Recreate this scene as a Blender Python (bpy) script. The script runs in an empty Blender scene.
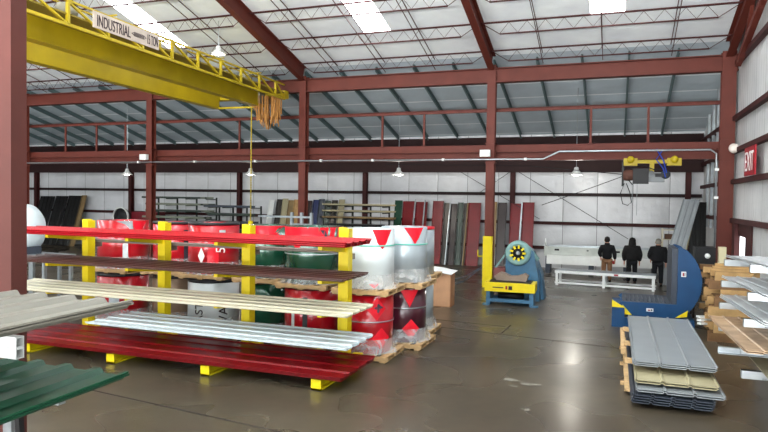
import bpy, math, random
from mathutils import Vector, Matrix
random.seed(7)
C = bpy.context.scene.collection
R = math.radians
PI = math.pi
sc = bpy.context.scene

# ------------------------------------------------------------------ camera, world, lights, exposure
cam_d = bpy.data.cameras.new('camera'); cam = bpy.data.objects.new('camera', cam_d); C.objects.link(cam)
sc.camera = cam
cam_d.sensor_fit = 'HORIZONTAL'; cam_d.sensor_width = 36.0
cam_d.lens = 629.66 / 768 * 36.0
cam_d.clip_end = 300
CAM_H = 3.15
_yaw, _pit, _rol = R(20.115), R(-1.57), R(0.838)
fw = Vector((-math.sin(_yaw) * math.cos(_pit), math.cos(_yaw) * math.cos(_pit), math.sin(_pit)))
rt = Vector((math.cos(_yaw), math.sin(_yaw), 0))
up = rt.cross(fw)
# the horizon falls to the right by the roll angle
rt2 = rt * math.cos(_rol) + up * math.sin(_rol)
up2 = up * math.cos(_rol) - rt * math.sin(_rol)
m = Matrix((rt2, up2, -fw)).transposed().to_4x4(); m.translation = Vector((0, 0, CAM_H))
cam.matrix_world = m

w = bpy.data.worlds.new('sky'); sc.world = w; w.use_nodes = True
w.node_tree.nodes['Background'].inputs[0].default_value = (0.75, 0.86, 1.0, 1)
w.node_tree.nodes['Background'].inputs[1].default_value = 0.5
SKYLIGHT_STRENGTH = 12.0
LAMP_POWER = 60.0

def area(name, loc, target, sx, sy, power, col=(1, 1, 1)):
    d = bpy.data.lights.new(name, 'AREA'); d.shape = 'RECTANGLE'; d.size = sx; d.size_y = sy; d.energy = power; d.color = col
    o = bpy.data.objects.new(name, d); C.objects.link(o); o.location = loc
    o.rotation_euler = (Vector(target) - Vector(loc)).to_track_quat('-Z', 'Y').to_euler()
    return o
area('added_front_fill', (-3, -9, 3.0), (-6, 14, 9.5), 24, 5.5, 2200, (0.93, 0.97, 1.0))  # added fill behind the camera, standing in for daylight from the unseen open side
area('added_roof_uplight', (-5, -18, .06), (-5, -17.99, 10), 34, 10, 72000, (1.0, .98, .95))  # added upward light out of view, brightens the roof underside
area('added_side_fill', (3.4, 4.5, 2.2), (-8, 8, 2.0), 5, 4, 90, (0.95, 0.98, 1.0))  # added fill from the right; the wall has no door here

sc.view_settings.view_transform = 'Standard'; sc.view_settings.look = 'None'
sc.view_settings.exposure = 0.25; sc.view_settings.gamma = 1.0
sc.view_settings.use_curve_mapping = False

# ------------------------------------------------------------------ materials
def s2l(c):
    return tuple(((x / 255) / 12.92 if x / 255 <= .04045 else ((x / 255 + .055) / 1.055) ** 2.4) for x in c)
MATS = {}
def mat(name, rgb, rough=.5, metal=0., var=.12, scale=3., bump=0., bscale=20., emis=0., coat=0.):
    if name in MATS: return MATS[name]
    mt = bpy.data.materials.new(name); mt.use_nodes = True; nt = mt.node_tree; N = nt.nodes; L = nt.links
    b = N['Principled BSDF']; c = s2l(rgb)
    b.inputs['Roughness'].default_value = rough; b.inputs['Metallic'].default_value = metal; b.inputs['Specular IOR Level'].default_value = .3
    if coat: b.inputs['Coat Weight'].default_value = coat; b.inputs['Coat Roughness'].default_value = .15
    tc = N.new('ShaderNodeTexCoord')
    nz = N.new('ShaderNodeTexNoise'); nz.inputs['Scale'].default_value = scale; nz.inputs['Detail'].default_value = 4
    L.new(tc.outputs['Object'], nz.inputs['Vector'])
    rp = N.new('ShaderNodeValToRGB')
    rp.color_ramp.elements[0].position = .3; rp.color_ramp.elements[1].position = .7
    rp.color_ramp.elements[0].color = tuple(x * (1 - var) for x in c) + (1,)
    rp.color_ramp.elements[1].color = tuple(min(1, x * (1 + var)) for x in c) + (1,)
    L.new(nz.outputs['Fac'], rp.inputs['Fac']); L.new(rp.outputs['Color'], b.inputs['Base Color'])
    if bump:
        n2 = N.new('ShaderNodeTexNoise'); n2.inputs['Scale'].default_value = bscale; n2.inputs['Detail'].default_value = 3
        L.new(tc.outputs['Object'], n2.inputs['Vector'])
        bp = N.new('ShaderNodeBump'); bp.inputs['Strength'].default_value = bump; bp.inputs['Distance'].default_value = .02
        L.new(n2.outputs['Fac'], bp.inputs['Height']); L.new(bp.outputs['Normal'], b.inputs['Normal'])
    if emis:
        b.inputs['Emission Color'].default_value = c + (1,); b.inputs['Emission Strength'].default_value = emis
    MATS[name] = mt; return mt
def mnode(N, L, op, a, b_=None):
    n = N.new('ShaderNodeMath'); n.operation = op
    for i, v in enumerate((a, b_)):
        if v is None: continue
        if isinstance(v, (int, float)): n.inputs[i].default_value = v
        else: L.new(v, n.inputs[i])
    return n.outputs[0]

def seamed(name, rgb, seam_rgb, axis, pitch, wdt, rough=.45, bump=.3, axis2=None, pitch2=1., w2=.01, offs=0., ribs=None, metal=0.):
    """sheet facing with seams every PITCH metres along AXIS, soft quilting between"""
    mt = bpy.data.materials.new(name); mt.use_nodes = True; nt = mt.node_tree; N = nt.nodes; L = nt.links
    b = N['Principled BSDF']; b.inputs['Roughness'].default_value = rough; b.inputs['Metallic'].default_value = metal
    tc = N.new('ShaderNodeTexCoord'); sp = N.new('ShaderNodeSeparateXYZ'); L.new(tc.outputs['Object'], sp.inputs[0])
    def line(ax, pt, wd):
        f = mnode(N, L, 'FRACT', mnode(N, L, 'DIVIDE', mnode(N, L, 'ADD', sp.outputs[ax], offs + 1000 * pt), pt))
        return mnode(N, L, 'LESS_THAN', mnode(N, L, 'ABSOLUTE', mnode(N, L, 'SUBTRACT', f, .5)), wd / pt / 2), f
    ln, f = line(axis, pitch, wdt)
    if axis2 is not None:
        l2, _ = line(axis2, pitch2, w2); ln = mnode(N, L, 'MAXIMUM', ln, l2)
    nz = N.new('ShaderNodeTexNoise'); nz.inputs['Scale'].default_value = .8; nz.inputs['Detail'].default_value = 5
    L.new(tc.outputs['Object'], nz.inputs['Vector'])
    rp = N.new('ShaderNodeValToRGB'); c = s2l(rgb)
    rp.color_ramp.elements[0].position = .3; rp.color_ramp.elements[1].position = .7
    rp.color_ramp.elements[0].color = tuple(x * .88 for x in c) + (1,); rp.color_ramp.elements[1].color = tuple(min(1, x * 1.08) for x in c) + (1,)
    L.new(nz.outputs['Fac'], rp.inputs['Fac'])
    mx = N.new('ShaderNodeMixRGB'); L.new(ln, mx.inputs[0]); L.new(rp.outputs['Color'], mx.inputs[1]); mx.inputs[2].default_value = s2l(seam_rgb) + (1,)
    L.new(mx.outputs[0], b.inputs['Base Color'])
    pill = mnode(N, L, 'ABSOLUTE', mnode(N, L, 'SUBTRACT', f, .5))
    hgt = mnode(N, L, 'MULTIPLY', mnode(N, L, 'POWER', pill, .5), .6)
    n3 = N.new('ShaderNodeTexNoise'); n3.inputs['Scale'].default_value = 2.5; n3.inputs['Detail'].default_value = 3
    L.new(tc.outputs['Object'], n3.inputs['Vector'])
    hgt = mnode(N, L, 'ADD', hgt, mnode(N, L, 'MULTIPLY', n3.outputs['Fac'], .5))
    if ribs is not None:
        fr = mnode(N, L, 'SINE', mnode(N, L, 'MULTIPLY', sp.outputs[ribs[0]], 2 * PI / ribs[1]))
        hgt = mnode(N, L, 'ADD', hgt, mnode(N, L, 'MULTIPLY', fr, .25))
    bp = N.new('ShaderNodeBump'); bp.inputs['Strength'].default_value = bump; bp.inputs['Distance'].default_value = .1
    L.new(hgt, bp.inputs['Height']); L.new(bp.outputs['Normal'], b.inputs['Normal'])
    return mt

M_red = mat('red_primer_steel', (91, 39, 29), .6, 0, .12, 2)
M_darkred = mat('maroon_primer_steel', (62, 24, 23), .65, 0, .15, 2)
M_purlin = mat('dark_green_steel', (92, 112, 114), .5, 0, .1, 2)
M_blacksteel = mat('dark_rack_steel', (44, 50, 46), .6)
M_black = mat('black_steel', (22, 22, 24), .5)
M_yel = mat('safety_yellow', (216, 193, 16), .45, 0, .06, 4)
M_crane = mat('crane_yellow', (165, 144, 19), .45, 0, .16, 1.2)
M_galv = mat('galvanised_steel', (164, 171, 175), .32, .75, .12, 8, .1, 30)
M_alu = mat('bright_aluminium', (171, 176, 178), .3, .6, .1, 6)
M_white = mat('white_paint', (221, 223, 221), .4, 0, .05, 4)
M_redlean = mat('crimson_sheet', (112, 4, 14), .35, 0, .2, 1.5)
M_blue = mat('machine_blue', (58, 98, 126), .42, 0, .15, 3)
M_navy = mat('deep_blue_paint', (9, 58, 98), .45, 0, .12, 3)
M_greyplate = mat('grey_plate', (58, 64, 74), .5, .2, .12, 4)
M_wood = mat('pale_timber', (168, 134, 88), .7, 0, .22, 6, .3, 40)
M_wood2 = mat('brown_timber', (112, 82, 54), .75, 0, .22, 6, .3, 40)
M_palw = mat('pallet_timber', (184, 152, 109), .75, 0, .2, 8, .2, 40)
M_card = mat('cardboard', (155, 112, 80), .8, 0, .06, 3)
M_redp = mat('glossy_red_paint', (156, 6, 21), .42, 0, .08, 2)
M_redd = mat('deep_red_paint', (103, 3, 10), .38, 0, .08, 2)
M_redlab = mat('red_printed_wrap', (214, 26, 44), .3, 0, .12, 5)
M_coilred = mat('red_coil_steel', (173, 12, 29), .3, 0, .15, 3, coat=1.)
M_coilgreen = mat('green_coil_steel', (21, 75, 55), .25, .2, .15, 3, coat=1.)
M_coilwhite = mat('white_coil_steel', (204, 212, 214), .3, 0, .05, 3, coat=.3)
M_coilgrey = mat('grey_coil_steel', (168, 178, 184), .3, .3, .08, 3)
M_coilmar = mat('maroon_coil_steel', (66, 18, 34), .28, 0, .2, 3, coat=1.)
M_coilblk = mat('black_coil_wrap', (30, 32, 36), .35, 0, .2, 3)
M_coilbrn = mat('tan_coil_steel', (140, 118, 98), .35, .2, .1, 3)
M_cream = mat('cream_sheet', (193, 187, 164), .38, 0, .05, 3)
M_whitesh = mat('white_sheet', (185, 196, 200), .35, 0, .05, 3)
M_brown = mat('dark_brown_sheet', (70, 43, 38), .38, 0, .08, 3)
M_taupe = mat('taupe_sheet', (126, 114, 108), .42, 0, .08, 3)
M_beige = mat('beige_sheet', (111, 108, 99), .4, 0, .05, 2)
M_green = mat('forest_green_sheet', (12, 62, 41), .42, 0, .08, 2)
M_greysh = mat('light_grey_sheet', (136, 141, 144), .35, .2, .06, 2)
M_ivory = mat('ivory_sheet', (156, 148, 118), .42, 0, .06, 2)
M_slate = mat('slate_sheet', (59, 65, 75), .4, .2, .08, 2)
M_bronze = mat('bronze_sheet', (47, 42, 38), .3, .3, .2, 2)
M_oldbrown = mat('coffee_sheet', (39, 21, 19), .3, 0, .2, 2)
M_sage = mat('sage_sheet', (50, 60, 54), .3, .2, .15, 2)
M_tan = mat('tan_sheet', (127, 105, 70), .4, .1, .15, 2)
M_navysh = mat('navy_sheet', (34, 44, 84), .35, .1, .15, 2)
M_blksh = mat('black_sheet', (16, 16, 16), .28, .1, .3, 1.5)
M_lampglow = mat('lit_lamp_lens', (255, 246, 228), .5, emis=60)
M_letter = mat('dark_lettering', (44, 32, 40), .6)
M_wletter = mat('white_lettering', (236, 228, 226), .6)
M_teal = mat('teal_strap', (90, 190, 170), .4)
M_olive = mat('olive_trim', (112, 118, 104), .4, .2, .2, 2)
M_palesh = mat('pale_galvanised_sheet', (206, 210, 212), .3, .35, .12, 2)
M_rope = mat('brown_cable', (168, 118, 60), .7, 0, .3, 8)
M_rubber = mat('black_rubber', (20, 20, 22), .7)
M_signred = mat('sign_red', (150, 16, 31), .45)
M_bluecable = mat('blue_hose', (36, 62, 150), .5)
M_jacket = mat('black_jacket_cloth', (12, 12, 15), .85, 0, .15, 10)
M_jacket2 = mat('charcoal_jacket_cloth', (19, 17, 17), .85, 0, .15, 10)
M_khaki = mat('tan_trouser_cloth', (126, 91, 65), .85, 0, .1, 8)
M_dkcloth = mat('dark_trouser_cloth', (13, 15, 20), .85, 0, .1, 8)
M_skin = mat('skin', (184, 132, 108), .6, 0, .05)
M_hair = mat('dark_hair', (26, 20, 18), .8)
M_greyhat = mat('grey_knit', (120, 116, 108), .9)
M_boot = mat('dark_boot', (30, 26, 24), .7)
M_joint = mat('joint_sealant', (40, 34, 30), .8)

def film_mat():
    mt = bpy.data.materials.new('clear_stretch_film'); mt.use_nodes = True; nt = mt.node_tree; N = nt.nodes; L = nt.links
    b = N['Principled BSDF']; b.inputs['Base Color'].default_value = (.85, .88, .9, 1); b.inputs['Roughness'].default_value = .18
    tr = N.new('ShaderNodeBsdfTransparent'); mx = N.new('ShaderNodeMixShader'); tc = N.new('ShaderNodeTexCoord')
    nz = N.new('ShaderNodeTexNoise'); nz.inputs['Scale'].default_value = 4; nz.inputs['Detail'].default_value = 4; nz.inputs['Distortion'].default_value = 1.5
    L.new(tc.outputs['Object'], nz.inputs['Vector'])
    rp = N.new('ShaderNodeValToRGB'); rp.color_ramp.elements[0].position = .3; rp.color_ramp.elements[0].color = (.05,) * 3 + (1,)
    rp.color_ramp.elements[1].position = .7; rp.color_ramp.elements[1].color = (.42,) * 3 + (1,)
    L.new(nz.outputs['Fac'], rp.inputs['Fac']); L.new(rp.outputs['Color'], mx.inputs[0])
    L.new(tr.outputs[0], mx.inputs[1]); L.new(b.outputs[0], mx.inputs[2]); L.new(mx.outputs[0], N['Material Output'].inputs[0])
    bp = N.new('ShaderNodeBump'); bp.inputs['Strength'].default_value = .25; bp.inputs['Distance'].default_value = .03
    L.new(nz.outputs['Fac'], bp.inputs['Height']); L.new(bp.outputs['Normal'], b.inputs['Normal'])
    return mt
M_film = film_mat()

def floor_mat():
    mt = bpy.data.materials.new('polished_concrete'); mt.use_nodes = True; nt = mt.node_tree; N = nt.nodes; L = nt.links
    b = N['Principled BSDF']; b.inputs['Specular IOR Level'].default_value = .32; tc = N.new('ShaderNodeTexCoord')
    def noise(s, d, dist=0):
        n = N.new('ShaderNodeTexNoise'); n.inputs['Scale'].default_value = s; n.inputs['Detail'].default_value = d; n.inputs['Distortion'].default_value = dist
        L.new(tc.outputs['Object'], n.inputs['Vector']); return n.outputs['Fac']
    a = noise(.35, 5, 0); c = noise(4, 4, 0)
    rp = N.new('ShaderNodeValToRGB')
    rp.color_ramp.elements[0].position = .3; rp.color_ramp.elements[0].color = s2l((50, 44, 36)) + (1,)
    rp.color_ramp.elements[1].position = .72; rp.color_ramp.elements[1].color = s2l((84, 75, 61)) + (1,)
    L.new(mnode(N, L, 'ADD', mnode(N, L, 'MULTIPLY', a, .7), mnode(N, L, 'MULTIPLY', c, .3)), rp.inputs['Fac'])
    L.new(rp.outputs['Color'], b.inputs['Base Color'])
    r2 = N.new('ShaderNodeMapRange'); r2.inputs['To Min'].default_value = .15; r2.inputs['To Max'].default_value = .42
    L.new(noise(.6, 1, 0), r2.inputs['Value']); L.new(r2.outputs[0], b.inputs['Roughness'])
    bp = N.new('ShaderNodeBump'); bp.inputs['Strength'].default_value = .06; bp.inputs['Distance'].default_value = .02
    L.new(noise(1.3, 0, 0), bp.inputs['Height']); L.new(bp.outputs['Normal'], b.inputs['Normal'])
    return mt
M_floor = floor_mat()
M_wallback = seamed('white_foil_wall_blanket', (206, 208, 211), (120, 122, 122), 0, 1.524, .025, .26, .55)
M_wallright = seamed('ribbed_wall_liner', (205, 206, 206), (150, 152, 152), 1, 1.22, .02, .45, .3, ribs=(1, .3))
M_roof = seamed('white_vinyl_roof_blanket', (238, 246, 252), (248, 252, 254), 1, 1.83, .05, .5, .45, offs=.33)
M_roofrear = seamed('shaded_roof_blanket', (186, 200, 208), (236, 242, 246), 1, 1.31, .09, .5, .45, offs=.33)  # rear roof gets little skylight; that shade is put into this colour
M_apron = mat('outdoor_concrete', (176, 172, 164), .8, 0, .08, .5)
def glow(name, col, s):
    mt = bpy.data.materials.new(name); mt.use_nodes = True; b = mt.node_tree.nodes['Principled BSDF']
    b.inputs['Base Color'].default_value = (.8, .85, .9, 1); b.inputs['Emission Color'].default_value = col + (1,); b.inputs['Emission Strength'].default_value = s
    b.inputs['Roughness'].default_value = .5
    return mt
M_sky = glow('daylit_fibreglass', (.93, .97, 1.0), SKYLIGHT_STRENGTH)
M_dayglass = glow('daylit_glass', (.93, .97, 1.0), 3.0)

# ------------------------------------------------------------------ mesh builder
class MB:
    def __init__(s): s.v = []; s.f = []
    def add(s, vs, fs):
        o = len(s.v); s.v += [tuple(p) for p in vs]; s.f += [tuple(i + o for i in f) for f in fs]; return s
    def box(s, x0, x1, y0, y1, z0, z1):
        return s.add([(x0, y0, z0), (x1, y0, z0), (x1, y1, z0), (x0, y1, z0), (x0, y0, z1), (x1, y0, z1), (x1, y1, z1), (x0, y1, z1)],
                     [(3, 2, 1, 0), (4, 5, 6, 7), (0, 1, 5, 4), (1, 2, 6, 5), (2, 3, 7, 6), (3, 0, 4, 7)])
    def section(s, pts, p, q, side, upv):
        """extrude a closed 2-D section (side, up coordinates) from p to q"""
        p, q = Vector(p), Vector(q); n = len(pts); vs = []
        for e in (p, q):
            for a, b in pts: vs.append(e + side * a + upv * b)
        fs = [(i, (i + 1) % n, n + (i + 1) % n, n + i) for i in range(n)]
        fs += [tuple(range(n - 1, -1, -1)), tuple(range(n, 2 * n))]
        return s.add(vs, fs)
    def frame(s, p, q, hint=(0, 0, 1)):
        d = (Vector(q) - Vector(p)).normalized(); h = Vector(hint)
        if abs(d.dot(h)) > .98: h = Vector((0, 1, 0))
        side = d.cross(h).normalized(); return side, side.cross(d).normalized()
    def bar(s, p, q, w_, h_, hint=(0, 0, 1)):
        sd, u = s.frame(p, q, hint)
        return s.section([(-w_ / 2, -h_ / 2), (w_ / 2, -h_ / 2), (w_ / 2, h_ / 2), (-w_ / 2, h_ / 2)], p, q, sd, u)
    def ibeam(s, p, q, w_, h_, tf=.02, tw=.014, hint=(0, 0, 1)):
        sd, u = s.frame(p, q, hint); a, b = w_ / 2, h_ / 2; t = tw / 2
        pts = [(-a, -b), (a, -b), (a, -b + tf), (t, -b + tf), (t, b - tf), (a, b - tf), (a, b), (-a, b), (-a, b - tf), (-t, b - tf), (-t, -b + tf), (-a, -b + tf)]
        return s.section(pts, p, q, sd, u)
    def channel(s, p, q, w_, h_, t=.006, hint=(0, 0, 1), flip=1):
        sd, u = s.frame(p, q, hint); sd = sd * flip; a, b = w_ / 2, h_ / 2
        pts = [(-a, -b), (a, -b), (a, -b + t), (-a + t, -b + t), (-a + t, b - t), (a, b - t), (a, b), (-a, b)]
        return s.section(pts, p, q, sd, u)
    def tube(s, path, r, n=6):
        P = [Vector(p) for p in path]; vs = []; m_ = len(P)
        for i, p in enumerate(P):
            d = (P[min(i + 1, m_ - 1)] - P[max(i - 1, 0)]).normalized()
            h = Vector((0, 0, 1)) if abs(d.z) < .95 else Vector((1, 0, 0))
            a = d.cross(h).normalized(); b = a.cross(d); rr = r[i] if isinstance(r, (list, tuple)) else r
            for k in range(n):
                t = 2 * PI * k / n; vs.append(p + a * math.cos(t) * rr + b * math.sin(t) * rr)
        fs = [(i * n + k, i * n + (k + 1) % n, (i + 1) * n + (k + 1) % n, (i + 1) * n + k) for i in range(m_ - 1) for k in range(n)]
        fs += [tuple(range(n - 1, -1, -1)), tuple(range((m_ - 1) * n, m_ * n))]
        return s.add(vs, fs)
    def lathe(s, prof, c=(0, 0, 0), n=32, axis='z', closed=False):
        """profile of (radius, height) pairs turned about an axis through c"""
        vs = []
        for r, h in prof:
            for k in range(n):
                t = 2 * PI * k / n; a, b = r * math.cos(t), r * math.sin(t)
                v = (a, b, h) if axis == 'z' else ((h, a, b) if axis == 'x' else (a, h, b))
                vs.append((v[0] + c[0], v[1] + c[1], v[2] + c[2]))
        m_ = len(prof); rng = range(m_) if closed else range(m_ - 1)
        fs = [(i * n + k, i * n + (k + 1) % n, ((i + 1) % m_) * n + (k + 1) % n, ((i + 1) % m_) * n + k) for i in rng for k in range(n)]
        if not closed: fs += [tuple(range(n - 1, -1, -1)), tuple(range((m_ - 1) * n, m_ * n))]
        return s.add(vs, fs)
    def prism(s, poly, y0, y1):
        """polygon in XZ extruded along Y"""
        n = len(poly); vs = [(x, y0, z) for x, z in poly] + [(x, y1, z) for x, z in poly]
        fs = [(i, (i + 1) % n, n + (i + 1) % n, n + i) for i in range(n)] + [tuple(range(n - 1, -1, -1)), tuple(range(n, 2 * n))]
        return s.add(vs, fs)
    def sheet(s, p, u, v, ribs=4, rh=.025, t=.004, nrm=None, rw=.05):
        """profiled metal sheet: corner p, length vector u, width vector v"""
        p, u, v = Vector(p), Vector(u), Vector(v); W = v.length; vd = v / W
        n = Vector(nrm) if nrm else u.cross(v).normalized()
        if n.z < 0 and nrm is None: n = -n
        prof = []; pt = W / (ribs - 1) if ribs > 1 else W
        for i in range(ribs):
            c = i * pt; rr = min(rw, pt * .25)
            for a, h in ((-rr, 0), (-rr * .5, rh), (rr * .5, rh), (rr, 0)):
                x = c + a
                if -1e-6 <= x <= W + 1e-6: prof.append((x, h))
                elif x < 0 and a == -rr * .5: prof.append((0, rh))
                elif x > W and a == rr * .5: prof.append((W, rh))
        prof = sorted(set((round(a, 5), h) for a, h in prof))
        top = [p + vd * a + n * h for a, h in prof]; bot = [q - n * t for q in top]; k = len(top)
        ring = top + bot[::-1]; vs = ring + [q + u for q in ring]; m_ = len(ring)
        fs = [(i, (i + 1) % m_, m_ + (i + 1) % m_, m_ + i) for i in range(m_)]
        for i in range(k - 1):
            fs.append((i, i + 1, 2 * k - 2 - i, 2 * k - 1 - i)); fs.append((m_ + 2 * k - 1 - i, m_ + 2 * k - 2 - i, m_ + i + 1, m_ + i))
        return s.add(vs, fs)
    def build(s, name, material, parent=None, smooth=False, origin=False):
        me = bpy.data.meshes.new(name); vs = s.v; loc = (0, 0, 0)
        if origin:
            xs, ys, zs = zip(*vs); loc = ((min(xs) + max(xs)) / 2, (min(ys) + max(ys)) / 2, min(zs))
            vs = [(a - loc[0], b - loc[1], c - loc[2]) for a, b, c in vs]
        me.from_pydata(vs, [], s.f); me.materials.append(material)
        import bmesh
        bm = bmesh.new(); bm.from_mesh(me); bmesh.ops.recalc_face_normals(bm, faces=bm.faces); bm.to_mesh(me); bm.free()
        o = bpy.data.objects.new(name, me); C.objects.link(o); o.location = loc
        if smooth:
            for p in me.polygons: p.use_smooth = len(p.vertices) == 4
            me.update()
        if parent: o.parent = parent
        return o
def tag(o, label, cat, group=None, kind=None):
    o['label'] = label; o['category'] = cat
    if group: o['group'] = group
    if kind: o['kind'] = kind
    return o
def thing(name, label, cat, loc=(0, 0, 0), rz=0, group=None):
    o = bpy.data.objects.new(name, None); C.objects.link(o); o.location = loc; o.rotation_euler = (0, 0, rz)
    return tag(o, label, cat, group)
def single(mb, name, m_, label, cat, group=None, smooth=False):
    return tag(mb.build(name, m_, None, smooth, True), label, cat, group)
def struct(mb, name, m_, smooth=False):
    o = mb.build(name, m_, None, smooth); o['kind'] = 'structure'; return o
def dup(root, loc, rz=None, label=None):
    r = root.copy(); C.objects.link(r); r.location = loc
    if rz is not None: r.rotation_euler = (0, 0, rz)
    if label: r['label'] = label
    for ch in list(root.children):
        c = ch.copy(); C.objects.link(c); c.parent = r
        for g in list(ch.children):
            d = g.copy(); C.objects.link(d); d.parent = c
    return r
ORD = ['first', 'second', 'third', 'fourth', 'fifth', 'sixth', 'seventh', 'eighth', 'ninth', 'tenth', 'eleventh', 'twelfth', 'thirteenth', 'fourteenth', 'fifteenth', 'sixteenth', 'seventeenth', 'eighteenth', 'nineteenth', 'twentieth', 'twenty-first', 'twenty-second', 'twenty-third', 'twenty-fourth']
def text_mesh(body, size, depth=.004):
    cu = bpy.data.curves.new('lettering', 'FONT'); cu.body = body; cu.size = size; cu.extrude = depth; cu.align_x = 'CENTER'; cu.align_y = 'CENTER'
    o = bpy.data.objects.new('lettering', cu); C.objects.link(o)
    dg = bpy.context.evaluated_depsgraph_get(); dg.update()
    me = bpy.data.meshes.new_from_object(o.evaluated_get(dg)); bpy.data.objects.remove(o); return me
def lettering(name, body, size, mtx, m_, parent=None, fit=None, bend=None):
    me = text_mesh(body, size); me.materials.clear(); me.materials.append(m_)
    if fit:
        xs = [v.co.x for v in me.vertices]; ys = [v.co.y for v in me.vertices]
        fx = fit[0] / (max(xs) - min(xs)); fy = fit[1] / (max(ys) - min(ys)); cx = (max(xs) + min(xs)) / 2; cy = (max(ys) + min(ys)) / 2
        for v in me.vertices: v.co.x = (v.co.x - cx) * fx; v.co.y = (v.co.y - cy) * fy
    if bend:  # bend = (radius, centre angle, centre z, upright?)
        r, a0, z0, turn = bend
        for v in me.vertices:
            x, y, d = v.co
            if turn: x, y = -y, x
            a = a0 + x / r; v.co = Vector(((r + d) * math.cos(a), (r + d) * math.sin(a), z0 + y))
    else: me.transform(mtx)
    o = bpy.data.objects.new(name, me); C.objects.link(o)
    if parent: o.parent = parent
    return o

# ------------------------------------------------------------------ the building
XC = [3.34 - 7.62 * k for k in range(6)]; Y1 = 22.9; Y2 = 30.67; XW = 3.62; XL = -38.0
def roofz(y): return 8.38 - .266 * (y - 22.9) if y > 2 else 8.38 + .266 * 20.9 - .266 * (2 - y)
YS = -12.0
struct(MB().box(XL, XW + .02, YS, Y2 + .02, -.2, 0), 'floor', M_floor)
gr = struct(MB().box(-70, 50, -70, YS - .001, -.22, -.02), 'trim_0', M_apron); gr.name = 'outdoor_ground'
wb = struct(MB().box(XL, XW + .3, Y2 + .02, Y2 + .2, 0, 6.4), 'wall_back', M_wallback)
# right wall with the opening of the slit window
ws = MB()
def rwall(y0, y1, z0, z1): ws.add([(XW, y0, z0), (XW, y1, z0), (XW, y1, z1(y1) if callable(z1) else z1), (XW, y0, z1(y0) if callable(z1) else z1),
                                  (XW + .15, y0, z0), (XW + .15, y1, z0), (XW + .15, y1, z1(y1) if callable(z1) else z1), (XW + .15, y0, z1(y0) if callable(z1) else z1)],
                                 [(0, 1, 2, 3), (7, 6, 5, 4), (0, 4, 5, 1), (1, 5, 6, 2), (2, 6, 7, 3), (3, 7, 4, 0)])
rwall(21.85, Y2 + .2, 0, roofz); rwall(20.75, 21.85, 2.16, roofz); rwall(20.75, 21.85, 0, 1.0); rwall(2, 20.75, 0, roofz); rwall(YS, 2, 0, roofz)
struct(ws, 'wall_right', M_wallright)
wl = MB()
wl.add([(XL, YS, 0), (XL, Y2, 0), (XL, Y2, roofz(Y2)), (XL, 2, roofz(2)), (XL, YS, roofz(YS)), (XL - .15, YS, 0), (XL - .15, Y2, 0), (XL - .15, Y2, roofz(Y2)), (XL - .15, 2, roofz(2)), (XL - .15, YS, roofz(YS))],
       [(0, 1, 2, 3, 4), (9, 8, 7, 6, 5)] + [(i, (i + 1) % 5, 5 + (i + 1) % 5, 5 + i) for i in range(5)])
struct(wl, 'wall_left', M_wallback)
# roof blanket, open where the skylights lie
SKX = [(-.85, .15), (-8.42, -7.42), (-16.75, -15.8), (-24.0, -23.0), (-31.6, -30.6)]; SKY0, SKY1 = 9.0, 20.75
rf = MB()
def slab(x0, x1, y0, y1, t=.12):
    a, b = roofz(y0), roofz(y1)
    rf.add([(x0, y0, a), (x1, y0, a), (x1, y1, b), (x0, y1, b), (x0, y0, a + t), (x1, y0, a + t), (x1, y1, b + t), (x0, y1, b + t)],
           [(0, 1, 2, 3), (7, 6, 5, 4), (0, 4, 5, 1), (1, 5, 6, 2), (2, 6, 7, 3), (3, 7, 4, 0)])
slab(XL - .15, XW + .3, SKY1, 22.9); slab(XL - .15, XW + .3, 2.0001, SKY0); slab(XL - .15, XW + .3, YS, 2)
xs = [XL - .15] + [x for a, b in reversed(SKX) for x in (a, b)] + [XW + .3]
for i in range(0, len(xs), 2): slab(xs[i], xs[i + 1], SKY0, SKY1)
struct(rf, 'ceiling', M_roof)
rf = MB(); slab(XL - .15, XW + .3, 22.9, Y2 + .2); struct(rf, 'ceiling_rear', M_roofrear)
for i, (a, b) in enumerate(SKX):
    k = MB(); z0, z1 = roofz(SKY0), roofz(SKY1)
    k.add([(a, SKY0, z0 + .03), (b, SKY0, z0 + .03), (b, SKY1, z1 + .03), (a, SKY1, z1 + .03), (a, SKY0, z0 + .05), (b, SKY0, z0 + .05), (b, SKY1, z1 + .05), (a, SKY1, z1 + .05)],
          [(0, 1, 2, 3), (7, 6, 5, 4), (0, 4, 5, 1), (1, 5, 6, 2), (2, 6, 7, 3), (3, 7, 4, 0)])
    struct(k, 'window_%d' % (i + 1), M_sky)
struct(MB().box(XW + .01, XW + .03, 20.75, 21.85, 1.0, 2.16), 'window_6', M_dayglass)

# columns of the crane row
bay = ['by the right wall', 'behind the blue-based uncoiler table', 'behind the white coils', 'behind the left red coils', 'far left of the coils', 'farthest left']
for k, x in enumerate(XC):
    t = thing('steel_column', 'red primed steel column ' + ['at the right wall beside the exit sign', 'with the yellow guard, behind the uncoiler', 'rising behind the green coils', 'rising behind the red coils near the crane sign end', 'hidden far left behind the near column', 'at the far left end'][k], 'column', (x, Y1, 0))
    MB().ibeam((0, 0, 0), (0, 0, roofz(Y1) - .35), .3 if k else .42, .3, .025, .02, (0, 1, 0)).build('shaft', M_red, t)
    MB().box(-.22, .22, -.22, .22, 0, .03).build('base_plate', M_red, t)
    MB().box(-.19, .19, -.17, .17, 4.5, 4.53).box(-.19, .19, -.17, .17, 5.2, 5.23).build('stiffener', M_red, t)
# near column
t = thing('steel_column', 'large red steel column standing nearest, at the left edge', 'column', (-4.72, 3.8, 0))
nc = MB(); nc.box(-.3, .17, -.085, .06, 0, 12.2); nc.build('shaft', mat('shaded_red_primer', (72, 32, 26), .6, 0, .12, 2), t)  # same primer as the other columns, with shade put into a darker colour
MB().box(-.3, .3, -.25, .25, 0, .03).build('base_plate', M_red, t)
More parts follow.
